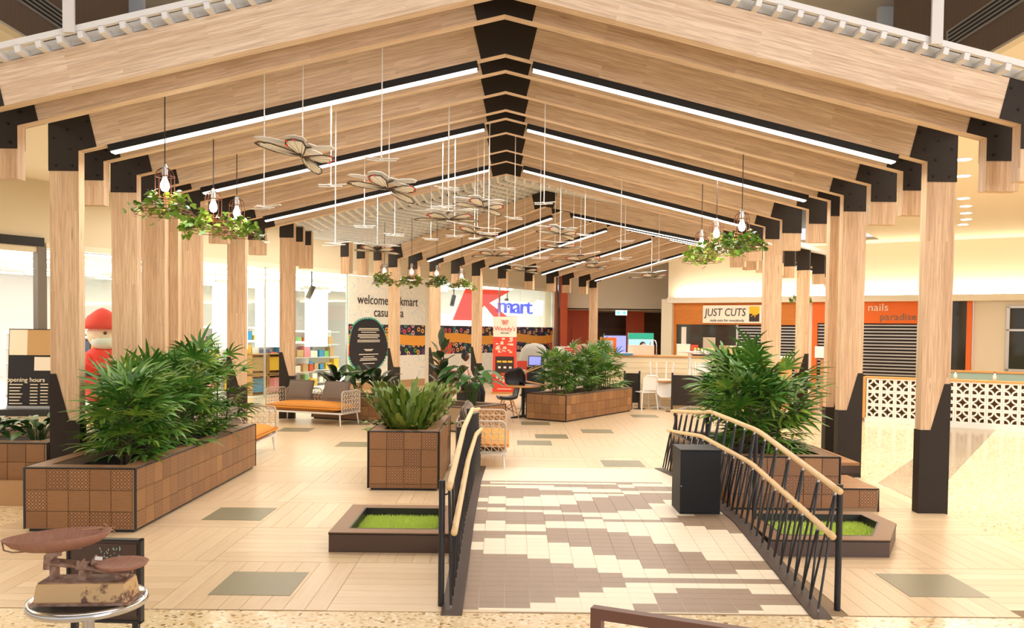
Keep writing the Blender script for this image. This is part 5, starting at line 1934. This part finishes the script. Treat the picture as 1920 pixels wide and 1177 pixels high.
def head(t, c, mat, hair, face_rz=0.0, bun=False):
    h = MB().ball((0, 0, 0), 0.1, 14, 0.82, 0.98, 1.18)
    h.v = [(x, y, z) if z > -0.03 else (x * (1 + z * 2.2), y * (1 + z * 1.6), z) for x, y, z in h.v]
    hd = h.build('head', mat, t, c, (0, 0, face_rz), smooth=True)
    MB().add([(-0.012, -0.094, 0.02), (0.012, -0.094, 0.02), (0.018, -0.094, -0.02), (-0.018, -0.094, -0.02), (0, -0.12, -0.018)], [(0, 1, 4), (1, 2, 4), (2, 3, 4), (3, 0, 4)]).build('nose', mat, hd)
    MB().ball((-0.032, -0.088, 0.012), 0.009, 6).ball((0.032, -0.088, 0.012), 0.009, 6).build('eyes', 'hair_black', hd)
    MB().box(-0.024, 0.024, -0.094, -0.085, -0.055, -0.047).build('mouth', 'skin_brown', hd)
    MB().ball((-0.083, 0.005, -0.005), 0.022, 6, 0.4, 0.8, 1.2).ball((0.083, 0.005, -0.005), 0.022, 6, 0.4, 0.8, 1.2).build('ears', mat, hd)
    hr = MB().ball((0, 0.014, 0.02), 0.107, 14, 0.86, 0.98, 1.14)
    hr.v = [(x, max(y, -0.035) if z < 0.07 else y, max(z, -0.06)) for x, y, z in hr.v]
    if bun:
        hr.ball((0.0, 0.05, 0.145), 0.055, 10)
    hr.build('hair', hair, hd, smooth=True)


J = [(0, 0, 0.56), (0, 0.03, 0.78), (0, 0.03, 0.98), (0, 0.02, 1.10), (0, 0.0, 1.17),
     (-0.17, 0.03, 1.03), (-0.22, -0.05, 0.80), (-0.14, -0.25, 0.70), (-0.08, -0.31, 0.70),
     (0.17, 0.03, 1.03), (0.22, -0.05, 0.80), (0.14, -0.25, 0.70), (0.08, -0.31, 0.70),
     (-0.1, -0.02, 0.54), (-0.11, -0.42, 0.54), (-0.11, -0.44, 0.09), (-0.11, -0.55, 0.04),
     (0.1, -0.02, 0.54), (0.11, -0.42, 0.54), (0.11, -0.44, 0.09), (0.11, -0.55, 0.04)]
E_ = [(0, 1), (1, 2), (2, 3), (3, 4), (2, 5), (5, 6), (6, 7), (7, 8), (2, 9), (9, 10), (10, 11), (11, 12), (0, 13), (13, 14), (14, 15), (15, 16), (0, 17), (17, 18), (18, 19), (19, 20)]
RD = [(0.15, 0.12), (0.14, 0.11), (0.15, 0.11), 0.055, 0.05, 0.065, 0.05, 0.036, 0.034, 0.065, 0.05, 0.036, 0.034, 0.09, 0.07, 0.042, 0.04, 0.09, 0.07, 0.042, 0.04]
p1_ = figure('person', 'seated person in pale pink top with dark hair in a bun beyond the rubber plant', (-1.08, 21.6, 0), R(62), J, E_, RD, 'shirt_pink', None)
head(p1_, (0, -0.01, 1.31), 'skin_brown', 'hair_black', 0, True)


def hand(t, c, s, mat):
    m = MB().ball(c, 0.04, 8, 0.8, 1.1, 0.5)
    for k in range(4):
        x = c[0] + (k - 1.5) * 0.017
        m.path([(x, c[1] - 0.03, c[2]), (x, c[1] - 0.065, c[2] + 0.004), (x, c[1] - 0.085 + 0.006 * abs(k - 1.5), c[2] - 0.015)], 0.008, 5, 0.006)
    m.path([(c[0] - s * 0.03, c[1] - 0.005, c[2]), (c[0] - s * 0.052, c[1] - 0.035, c[2] - 0.004)], 0.009, 5, 0.007)
    m.build('hand', mat, t, smooth=True)


hand(p1_, (-0.08, -0.33, 0.69), -1, 'skin_brown')
hand(p1_, (0.08, -0.33, 0.69), 1, 'skin_brown')
tr = MB()
for s in (-1, 1):
    tr.path([(s * 0.1, 0.0, 0.54), (s * 0.11, -0.42, 0.545), (s * 0.11, -0.45, 0.42), (s * 0.11, -0.44, 0.1)], 0.10, 10, 0.06)
tr.build('trousers', 'trousers', p1_, smooth=True)
t = thing('slatted_bench', 'brown slatted bench carrying the seated person beyond the rubber plant', 'bench', (-1.3, 21.85, 0), R(62))
for k in range(5):
    MB().box(-0.85, 0.5, -0.3 + k * 0.09, -0.23 + k * 0.09, 0.40, 0.43).build('slat', 'panel_wood', t)
    MB().box(-0.85, 0.5, 0.16, 0.19, 0.5 + k * 0.09, 0.57 + k * 0.09).build('back_slat', 'panel_wood', t)
for x in (-0.75, 0.4):
    MB().box(x - 0.03, x + 0.03, -0.3, 0.2, 0, 0.4).build('leg', 'edge_black', t)
    MB().box(x - 0.03, x + 0.03, 0.19, 0.23, 0.0, 0.95).build('back_post', 'edge_black', t)
# kiosk worker, bent over behind the counter
J2 = [(0, 0, 0.95), (0, -0.05, 1.15), (0, -0.22, 1.36), (0, -0.31, 1.44), (0, -0.35, 1.48),
      (-0.19, -0.2, 1.36), (-0.24, -0.36, 1.2), (-0.18, -0.5, 1.42), (-0.15, -0.54, 1.42),
      (0.19, -0.2, 1.36), (0.24, -0.36, 1.2), (0.18, -0.5, 1.42), (0.15, -0.54, 1.42),
      (-0.1, 0.0, 0.9), (-0.11, -0.03, 0.5), (-0.11, 0.0, 0.08), (-0.11, -0.12, 0.04),
      (0.1, 0.0, 0.9), (0.11, -0.03, 0.5), (0.11, 0.0, 0.08), (0.11, -0.12, 0.04)]
p2_ = figure('person', 'person in white shirt bending over the kiosk sink behind the counter', (3.72, 24.35, 0), R(10), J2, E_, RD, 'shirt_white', None)
head(p2_, (0, -0.40, 1.58), 'skin_light', 'hair_black', 0.2)
hand(p2_, (-0.15, -0.55, 1.42), -1, 'skin_light')
hand(p2_, (0.15, -0.55, 1.42), 1, 'skin_light')
def roof_z(x, y):
    d = Vector((x, y)) - O2
    lat = d.dot(Vector((0.836, -0.5487)))
    if y < 19.5 - 0.3 * x:
        return zu(x - XC)
    return zu(lat)


# ------------------------------------------------------------------ hanging lamps in wire baskets with ivy
def ivy_leaf(rg, s):
    pts = [(0, 0), (0.35, 0.08), (0.5, 0.38), (0.28, 0.5), (0.22, 0.78), (0, 1.0), (-0.22, 0.78), (-0.28, 0.5), (-0.5, 0.38), (-0.35, 0.08)]
    mt = Euler((rg.uniform(-1.2, 0.5), rg.uniform(-0.6, 0.6), rg.uniform(0, 2 * PI))).to_matrix()
    return [mt @ Vector((x * s, y * s, 0)) for x, y in pts]


def basket_lamp(label, loc, cord, seed, n_ivy=90, lush=1.0, light=True):
    rg = random.Random(seed)
    t = thing('basket_lamp', label, 'lamp', loc, 0, 'ivy basket lamps')
    MB().tube((0, 0, 0.47), (0, 0, 0.47 + cord), 0.006, 6).build('cord', 'cord_black', t)
    MB().lathe([(0.012, 0.47), (0.03, 0.44), (0.032, 0.36), (0.026, 0.34)], 10).build('socket', 'silver', t)
    bl = MB().lathe([(0.018, 0.345), (0.024, 0.32), (0.045, 0.27), (0.048, 0.235), (0.034, 0.2), (0.004, 0.185)], 12)
    bl.build('bulb', 'bulb', t, smooth=True)
    w = MB()
    for k in range(10):
        a = 2 * PI * k / 10
        c, s = math.cos(a), math.sin(a)
        w.path([(0.03 * c, 0.03 * s, 0.43), (0.075 * c, 0.075 * s, 0.40), (0.098 * c, 0.098 * s, 0.35), (0.098 * c, 0.098 * s, 0.13), (0.16 * c, 0.16 * s, 0.06), (0.27 * c, 0.27 * s, -0.02), (0.30 * c, 0.30 * s, -0.05)], 0.0035, 4)
    w.build('cage_wires', 'copper_wire', t)
    for r, z in ((0.098, 0.34), (0.098, 0.14), (0.10, 0.11), (0.12, 0.09), (0.2, 0.03), (0.27, -0.02), (0.302, -0.05)):
        MB().path([(r * math.cos(2 * PI * k / 22), r * math.sin(2 * PI * k / 22), z) for k in range(22)], 0.0035, 4, closed=True).build('hoop', 'copper_wire', t)
    lf = MB()
    vn = MB()
    for q in range(7):
        a = rg.uniform(0, 2 * PI)
        pts = []
        for k in range(9):
            r = 0.13 + 0.025 * k + rg.uniform(-0.02, 0.02)
            a += rg.uniform(0.05, 0.3)
            z = 0.12 - 0.022 * k + rg.uniform(-0.03, 0.05)
            pts.append((r * math.cos(a), r * math.sin(a), z))
        vn.path(pts, 0.003, 4)
        for k in range(int(n_ivy / 7)):
            p = Vector(pts[rg.randrange(9)]) + Vector((rg.uniform(-0.05, 0.05), rg.uniform(-0.05, 0.05), rg.uniform(-0.04, 0.07)))
            L = ivy_leaf(rg, rg.uniform(0.045, 0.08) * lush)
            lf.add([tuple(v + p) for v in L], [tuple(range(10))])
    vn.build('ivy_stem', 'stem_green', t)
    lf.build('ivy_leaves', 'ivy_leaf', t, kind='stuff')
    if light:
        l = bpy.data.lights.new('bulb_lamp', 'POINT')
        l.energy = 6
        l.color = (1, 0.82, 0.6)
        l.shadow_soft_size = 0.05
        o = bpy.data.objects.new('bulb_lamp', l)
        COL.objects.link(o)
        o.parent = t
        o.location = (0, 0, 0.12)
    return t


BL = [((-3.57, 8.9, 3.20), 0.95, 'ivy draped wire basket lamp hanging on the left, nearest the camera'), ((-3.5, 10.15, 3.16), 0.92, 'ivy draped wire basket lamp on the left, second from the camera'),
      ((-3.5, 11.02, 3.21), 0.85, 'ivy draped wire basket lamp on the left, third from the camera'), ((3.0, 11.05, 3.12), 1.05, 'ivy draped wire basket lamp on the right, nearest the camera'),
      ((3.0, 12.4, 3.18), 1.0, 'ivy draped wire basket lamp on the right, second from the camera'), ((3.0, 13.35, 3.14), 1.05, 'ivy draped wire basket lamp on the right, third from the camera'),
      ((-3.07, 21.1, 3.16), 1.2, 'small far ivy basket lamp in front of the welcome panel, leftmost of four'), ((-2.42, 21.3, 3.16), 1.3, 'small far ivy basket lamp, second of four before the store'),
      ((-1.84, 21.8, 3.16), 1.4, 'small far ivy basket lamp, third of four before the store'), ((-1.27, 23.0, 3.16), 1.3, 'small far ivy basket lamp, rightmost of four before the store'),
      ((9.6, 28.1, 3.1), 1.2, 'small far ivy basket lamp behind the right posts near the shops')]
for k, (loc, cord, lab) in enumerate(BL):
    basket_lamp(lab, loc, roof_z(loc[0], loc[1]) + HV + 0.03 - loc[2] - 0.47, 100 + k, 182 if k < 6 else 112, 1.15 if k < 6 else 1.5, k < 6)

# ------------------------------------------------------------------ hanging butterflies
def wing_outline(kind):
    if kind == 'fore':
        return [(0.0, 0.02), (0.10, 0.11), (0.24, 0.20), (0.40, 0.255), (0.47, 0.25), (0.46, 0.18), (0.38, 0.10), (0.22, 0.03), (0.05, -0.01)]
    return [(0.0, 0.0), (0.12, 0.0), (0.27, -0.02), (0.33, -0.09), (0.30, -0.19), (0.21, -0.245), (0.11, -0.19), (0.04, -0.08)]


def slab(pts, z0, z1):
    return MB().prism_xy(pts, z0, z1)


def ring_strip(pts, w, z0, z1):
    n = len(pts)
    cx, cy = sum(p[0] for p in pts) / n, sum(p[1] for p in pts) / n
    inn = []
    for x, y in pts:
        d = math.hypot(x - cx, y - cy)
        k = max(0.2, 1 - w / d)
        inn.append((cx + (x - cx) * k, cy + (y - cy) * k))
    return MB().ring_xy(pts, inn, z0, z1), inn


def butterfly(label, loc, rod, rot, span=0.9, two_tier=True, reds=True):
    t = thing('hanging_butterfly', label, 'butterfly ornament', loc, 0, 'hanging butterflies')
    t.rotation_euler = rot
    k_ = span / 0.94
    inv = Euler(rot).to_matrix().inverted()
    for s in (-1, 1):
        for kind in ('fore', 'hind'):
            o = [(s * x * k_, y * k_) for x, y in wing_outline(kind)]
            if s < 0:
                o = o[::-1]
            dih = s * (-0.09)
            MB().prism_xy(o, 0.0, 0.006).build(kind + '_wing', 'butterfly_white', t, (0, 0, 0.02), (0, dih, 0))
            # lower decorated layer
            m, inn = ring_strip(o, 0.017 * k_, 0.0, 0.008)
            n = len(inn)
            root = (s * 0.02 * k_, 0.0)
            for q in range(2, n - 1, 1):
                a, b = Vector((root[0], root[1], 0.004)), Vector((inn[q][0], inn[q][1], 0.004))
                m.path([tuple(a), tuple(b)], 0.007 * k_, 4, 0.004)
            rm = inv @ Matrix.Rotation(-0.2, 3, 'X') @ Euler(rot).to_matrix() @ Matrix.Rotation(dih, 3, 'Y')
            w = m.build('patterned_wing', 'butterfly_black', t, (0, 0, -0.085 * k_), tuple(rm.to_euler()))
            fl_ = MB()
            for q in range(1, n - 1):
                a, b, c = Vector(root), Vector(inn[q]), Vector(inn[(q + 1) % n])
                p = [a * 0.8 + b * 0.2, a * 0.04 + b * 0.96, a * 0.10 + c * 0.90, a * 0.8 + c * 0.2]
                fl_.prism_xy([tuple(x) for x in p], 0.001, 0.005)
            fl_.build('wing_cell', 'butterfly_cream', w)
            if kind == 'hind' and reds:
                rd = MB()
                for q in (3, 4, 5):
                    p = inn[q]
                    rd.ball((p[0], p[1], 0.0), 0.018 * k_, 6, 1, 1, 0.5)
                rd.build('red_spot', 'butterfly_red', w)
    MB().path([(0, 0.12 * k_, 0.01), (0, 0.03, 0.015), (0, -0.14 * k_, 0.0)], 0.018 * k_, 8, 0.008 * k_).build('body', 'butterfly_black' if reds else 'white', t)
    if two_tier:
        MB().box(-0.05 * k_, 0.05 * k_, -0.16 * k_, 0.16 * k_, 0.02, 0.03).build('spine_plate', 'white', t)
    rd = MB().path([tuple(inv @ Vector((0, 0, 0.02))), tuple(inv @ Vector((0, 0, rod)))], 0.0055, 6)
    rd.build('rod', 'white_metal', t)
    return t


BF = [((-2.16, 8.95, 3.85), (-0.06, 0.06, 0.95), 0.88), ((-1.55, 11.0, 3.86), (-0.08, 0.1, 0.55), 0.95), ((-0.82, 11.5, 3.55), (0.06, -0.05, 0.2), 0.9), ((-0.40, 13.2, 3.95), (-0.05, 0.06, 0.5), 0.85),
      ((-0.52, 13.9, 3.63), (0.1, 0.1, 0.3), 0.95), ((-2.4, 15.6, 3.48), (0.0, 0.04, 0.15), 0.85), ((0.98, 16.4, 3.92), (-0.06, 0.08, 0.4), 0.85), ((0.95, 16.0, 3.62), (0.08, 0.0, 0.0), 0.86),
      ((1.45, 17.4, 3.52), (0.05, -0.1, 0.3), 1.1), ((0.35, 19.5, 3.42), (0.0, 0.05, 0.2), 0.85), ((-0.30, 17.8, 3.62), (0.0, -0.02, 0.1), 0.95), ((1.95, 19.5, 3.52), (0.0, -0.08, 0.5), 0.9), ((3.5, 21.0, 3.42), (0.0, -0.1, 0.4), 1.0)]
NUM = ['first', 'second', 'third', 'fourth', 'fifth', 'sixth', 'seventh', 'eighth', 'ninth', 'tenth', 'eleventh', 'twelfth', 'thirteenth']
order = sorted(range(len(BF)), key=lambda k: BF[k][0][0] / BF[k][0][1])


for k, (loc, rot, sp) in enumerate(BF):
    rod = max(0.3, roof_z(loc[0], loc[1]) + HV + 0.05 - loc[2])
    butterfly('large white butterfly ornament with dark lace underside on a rod, %s from the left' % NUM[order.index(k)], loc, rod, rot, sp)


def dragonfly(label, loc, rod, rz, size):
    t = thing('hanging_dragonfly', label, 'dragonfly ornament', loc, rz, 'hanging dragonflies')
    MB().path([(0, 0.25 * size, 0), (0, -0.3 * size, 0)], 0.05 * size, 6, 0.02 * size).build('body', 'white', t)
    for s in (-1, 1):
        MB().prism_xy([(0, 0.1 * size), (s * 0.5 * size, 0.2 * size), (s * 0.52 * size, 0.1 * size), (0, 0.02 * size)][::s], -0.004, 0.004).build('fore_wing', 'white', t, (0, 0, 0.02 * size), (0, -s * 0.08, 0))
        MB().prism_xy([(0, 0.0), (s * 0.44 * size, -0.02 * size), (s * 0.42 * size, -0.13 * size), (0, -0.06 * size)][::s], -0.004, 0.004).build('hind_wing', 'white', t, (0, 0, -0.06 * size), (0, -s * 0.03, 0))
    MB().tube((0, 0, 0), (0, 0, rod), 0.0065, 6).build('rod', 'white_metal', t)


DF = [(-2.56, 8.95, 3.25, 0.28), (-2.0, 9.6, 3.59, 0.25), (-1.34, 8.95, 3.76, 0.28), (-0.82, 11.4, 3.87, 0.28), (-0.98, 12.5, 3.78, 0.3), (-2.2, 13, 3.54, 0.26), (-2.14, 16, 3.75, 0.3), (-2.07, 10.2, 3.0, 0.3), (-0.8, 12.5, 3.36, 0.22), (-0.31, 12.8, 3.44, 0.26), (0.08, 13.5, 3.76, 0.24), (0.44, 11.0, 3.63, 0.22), (0.54, 15, 3.27, 0.26), (1.41, 16, 3.79, 0.24), (1.89, 14.5, 3.23, 0.28), (2.3, 17, 3.79, 0.28), (-0.05, 17, 3.62, 0.26), (0.96, 18, 3.79, 0.24), (-0.65, 16, 3.7, 0.2), (3.24, 18.5, 3.54, 0.3), (-1.51, 16.5, 3.73, 0.25), (1.31, 17.5, 3.69, 0.28)]
order = sorted(range(len(DF)), key=lambda k: DF[k][0] / DF[k][1])
NUM2 = NUM + ['14th', '15th', '16th', '17th', '18th', '19th', '20th', '21st', '22nd', '23rd', '24th']
for k, (x, y, z, sz) in enumerate(DF):
    rod = max(0.3, roof_z(x, y) + HV + 0.05 - z)
    dragonfly('small white dragonfly ornament on a thin white rod, %s from the left' % NUM2[order.index(k)], (x, y, z), rod, 0.5 * ((k * 37) % 7 - 3) / 3, sz * 1.25)

plain('table_grey', S(128, 124, 126), 0.35, 0.2)
# ------------------------------------------------------------------ foreground: old scale on a chrome table, board, brown rail
TX, TY, TZ = -1.575, 3.2, 0.972
t = thing('bistro_table', 'round chrome rimmed pedestal table under the rusty scale, bottom left', 'table', (TX, TY, 0))
MB().lathe([(0.196, TZ - 0.03), (0.209, TZ - 0.026), (0.213, TZ - 0.012), (0.209, TZ), (0.198, TZ + 0.003), (0.193, TZ - 0.004)], 40).build('rim', 'chrome', t, smooth=True)
MB().lathe([(0.196, TZ - 0.02), (0.196, TZ - 0.005)], 40).build('tabletop', 'table_grey', t)
MB().lathe([(0.2, 0), (0.2, 0.02), (0.03, 0.06), (0.022, 0.12), (0.022, TZ - 0.05), (0.06, TZ - 0.03)], 20).build('pedestal', 'chrome', t, smooth=True)
SZ = TZ + 0.002
t = thing('kitchen_scale', 'rusty old balance scale with oval pan on the chrome table', 'scale', (-1.56, 3.165, SZ), R(4))
b = MB()
w0, d0, w1, d1, h = 0.168, 0.07, 0.158, 0.06, 0.078
b.add([(-w0, -d0, 0.008), (w0, -d0, 0.008), (w0, d0, 0.008), (-w0, d0, 0.008), (-w1, -d1, h), (w1, -d1, h), (w1, d1, h), (-w1, d1, h)], [(0, 3, 2, 1), (4, 5, 6, 7), (0, 1, 5, 4), (1, 2, 6, 5), (2, 3, 7, 6), (3, 0, 4, 7)])
o = b.build('base', 'rust_yellow', t)
md = o.modifiers.new('edge', 'BEVEL')
md.width = 0.006
md.segments = 2
MB().box(-w0 - 0.008, w0 + 0.008, -d0 - 0.006, d0 + 0.006, 0, 0.009).build('foot_flange', 'rust', t)
MB().box(-w1 + 0.004, w1 - 0.004, -d1 + 0.004, d1 - 0.004, h, h + 0.003).build('top_plate', 'rust', t)
MB().box(-0.128, -0.108, -0.02, 0.02, h, h + 0.07).box(-0.138, -0.098, -0.026, 0.026, h, h + 0.006).build('pillar', 'rust', t)
CRD = [(-0.146, h + 0.045), (-0.122, h + 0.045), (-0.122, h + 0.078), (-0.085, h + 0.11), (-0.085, h + 0.118), (-0.125, h + 0.112), (-0.142, h + 0.098)]
for y in (-0.032, 0.022):
    MB().prism_xz(CRD, y, y + 0.01).build('cradle', 'rust', t)
bm2 = MB()
for y in (-0.024, 0.024):
    bm2.path([(-0.13, y, h + 0.066), (-0.03, y, h + 0.055), (0.05, y, h + 0.04), (0.155, y, h + 0.022)], 0.0085, 6)
bm2.path([(-0.12, -0.024, h + 0.064), (-0.12, 0.024, h + 0.064)], 0.007, 6).path([(0.12, -0.024, h + 0.028), (0.12, 0.024, h + 0.028)], 0.007, 6).path([(-0.01, -0.03, h + 0.052), (-0.01, 0.03, h + 0.052)], 0.01, 6)
bm2.build('beam', 'rust', t)
MB().box(-0.02, 0.004, -0.03, 0.03, h, h + 0.05).prism_xz([(-0.03, h + 0.045), (0.012, h + 0.045), (0.0, h + 0.085), (-0.012, h + 0.07), (-0.024, h + 0.078)], -0.034, -0.022).prism_xz([(0.012, h + 0.04), (0.045, h + 0.038), (0.042, h + 0.075), (0.028, h + 0.09), (0.02, h + 0.078)], -0.01, 0.01).build('fulcrum', 'rust', t)
MB().box(0.024, 0.048, -0.035, -0.025, h + 0.085, h + 0.096).build('paper_tag', 'white', t, (0, 0, 0), (0, 0.1, 0))
for y in (-0.028, 0.022):
    MB().box(0.112, 0.128, y, y + 0.012, h + 0.006, h + 0.05).build('yoke', 'rust', t)
MB().path([(0.12, -0.028, h + 0.004), (0.12, 0.034, h + 0.004)], 0.008, 8).build('counterweight', 'rust', t)
MB().lathe([(0.01, h + 0.036), (0.03, h + 0.04), (0.085, h + 0.05), (0.094, h + 0.062), (0.09, h + 0.064), (0.078, h + 0.056), (0.01, h + 0.052)], 30, (0.125, 0.0, 0)).build('weight_plate', 'pan_brown', t, smooth=True)
MB().path([(-0.112, 0, h + 0.09), (-0.11, 0, h + 0.125)], 0.02, 8).build('pan_stem', 'rust', t)
pn = MB()
n = 36
prof = [(0.35, 0.0), (0.62, 0.01), (0.85, 0.028), (1.0, 0.056), (0.985, 0.058), (0.84, 0.034), (0.6, 0.016), (0.3, 0.009)]
for r_, z in prof:
    for k in range(n):
        a = 2 * PI * k / n
        px_ = 0.198 * math.copysign(abs(math.cos(a)) ** 1.0, math.cos(a))
        py_ = 0.118 * math.sin(a) * (1 - 0.25 * math.cos(a) ** 4)
        pn.v.append((px_ * r_, py_ * r_, z))
for i in range(len(prof) - 1):
    for k in range(n):
        pn.f.append((i * n + k, i * n + (k + 1) % n, (i + 1) * n + (k + 1) % n, (i + 1) * n + k))
pn.f.append(tuple(range(n - 1, -1, -1)))
pn.f.append(tuple((len(prof) - 1) * n + k for k in range(n)))
pn.build('pan', 'pan_brown', t, (-0.105, 0, h + 0.11), (0.0, R(-4.5), 0), smooth=True)
MB().path([(-0.30, -0.01, h + 0.142), (-0.285, -0.03, h + 0.118), (-0.25, -0.04, h + 0.112), (-0.12, -0.05, h + 0.122), (0.0, -0.05, h + 0.13)], 0.003, 6).build('wire_handle', 'rust', t)
st = MB()
for a_, b_ in (((-0.05, 0.05, 0.185), (0.06, 0.09, 0.19)), ((0.0, 0.09, 0.19), (0.07, 0.06, 0.18)), ((-0.02, 0.07, 0.184), (0.05, 0.08, 0.186)), ((0.01, 0.1, 0.2), (0.075, 0.045, 0.184))):
    st.path([(a_[0], a_[1], h + a_[2] - 0.012), (b_[0], b_[1], h + b_[2] - 0.014)], 0.0018, 4)
o = st.build('dry_stalks', 'bench_wood', None, (-1.555, 3.165, SZ), kind='stuff')
tag(o, 'few dry brown stalks lying in the oval scale pan', 'stalks')
t = thing('menu_crate', 'dark brown crate board standing behind the chrome table', 'board', (-1.70, 3.62, 0), R(-3))
MB().box(-0.17, 0.145, 0, 0.02, 0.74, 1.085).build('panel', 'pit_tile', t)
MB().box(-0.155, 0.13, -0.004, 0.0, 0.76, 1.07).build('face', 'pit_tile', t)
bd = MB()
for a in ((-0.175, -0.165, 0.73, 1.09), (0.14, 0.15, 0.73, 1.09), (-0.175, 0.15, 1.082, 1.09), (-0.175, 0.15, 0.73, 0.742)):
    bd.box(a[0], a[1], -0.008, 0.024, a[2], a[3])
bd.build('frame', 'edge_black', t)
for x in (-0.15, 0.12):
    MB().box(x - 0.012, x + 0.012, 0.0, 0.024, 0, 0.74).build('leg', 'edge_black', t)
sp_ = MB()
rg = random.Random(3)
for k in range(26):
    x, z = rg.uniform(-0.03, 0.07), rg.uniform(1.0, 1.05)
    sp_.path([(x, -0.007, z), (x + rg.uniform(-0.01, 0.01), -0.007, z + rg.uniform(-0.012, 0.012))], 0.0022, 4)
sp_.build('floral_stencil', 'teal_seat', t, kind='stuff')
t = thing('metal_rail', 'brown painted metal rail at the bottom picture edge before the footbridge', 'rail', (0.25, 2.42, 0), R(-24))
MB().box(0, 0.75, -0.016, 0.016, 1.18, 1.212).build('top_bar', 'frame_brown', t)
for x in (0.0, 0.718):
    MB().box(x, x + 0.032, -0.016, 0.016, 0, 1.18).build('post', 'frame_brown', t)
MB().box(0.032, 0.718, -0.016, 0.016, 0.3, 0.332).build('lower_bar', 'frame_brown', t)
for x in (0.0, 0.718):
    MB().box(x - 0.01, x + 0.042, -0.16, 0.16, 0, 0.012).build('foot', 'frame_brown', t)

# lettering becomes plain mesh
dg = bpy.context.evaluated_depsgraph_get()
for o in [o for o in COL.objects if o.type == 'FONT']:
    me = bpy.data.meshes.new_from_object(o.evaluated_get(dg))
    nm = o.name
    par, lo, ro, sc = o.parent, o.location.copy(), o.rotation_euler.copy(), o.scale.copy()
    cu = o.data
    bpy.data.objects.remove(o)
    n_ = bpy.data.objects.new(nm, me)
    COL.objects.link(n_)
    n_.parent, n_.location, n_.rotation_euler, n_.scale = par, lo, ro, sc
    bpy.data.curves.remove(cu)
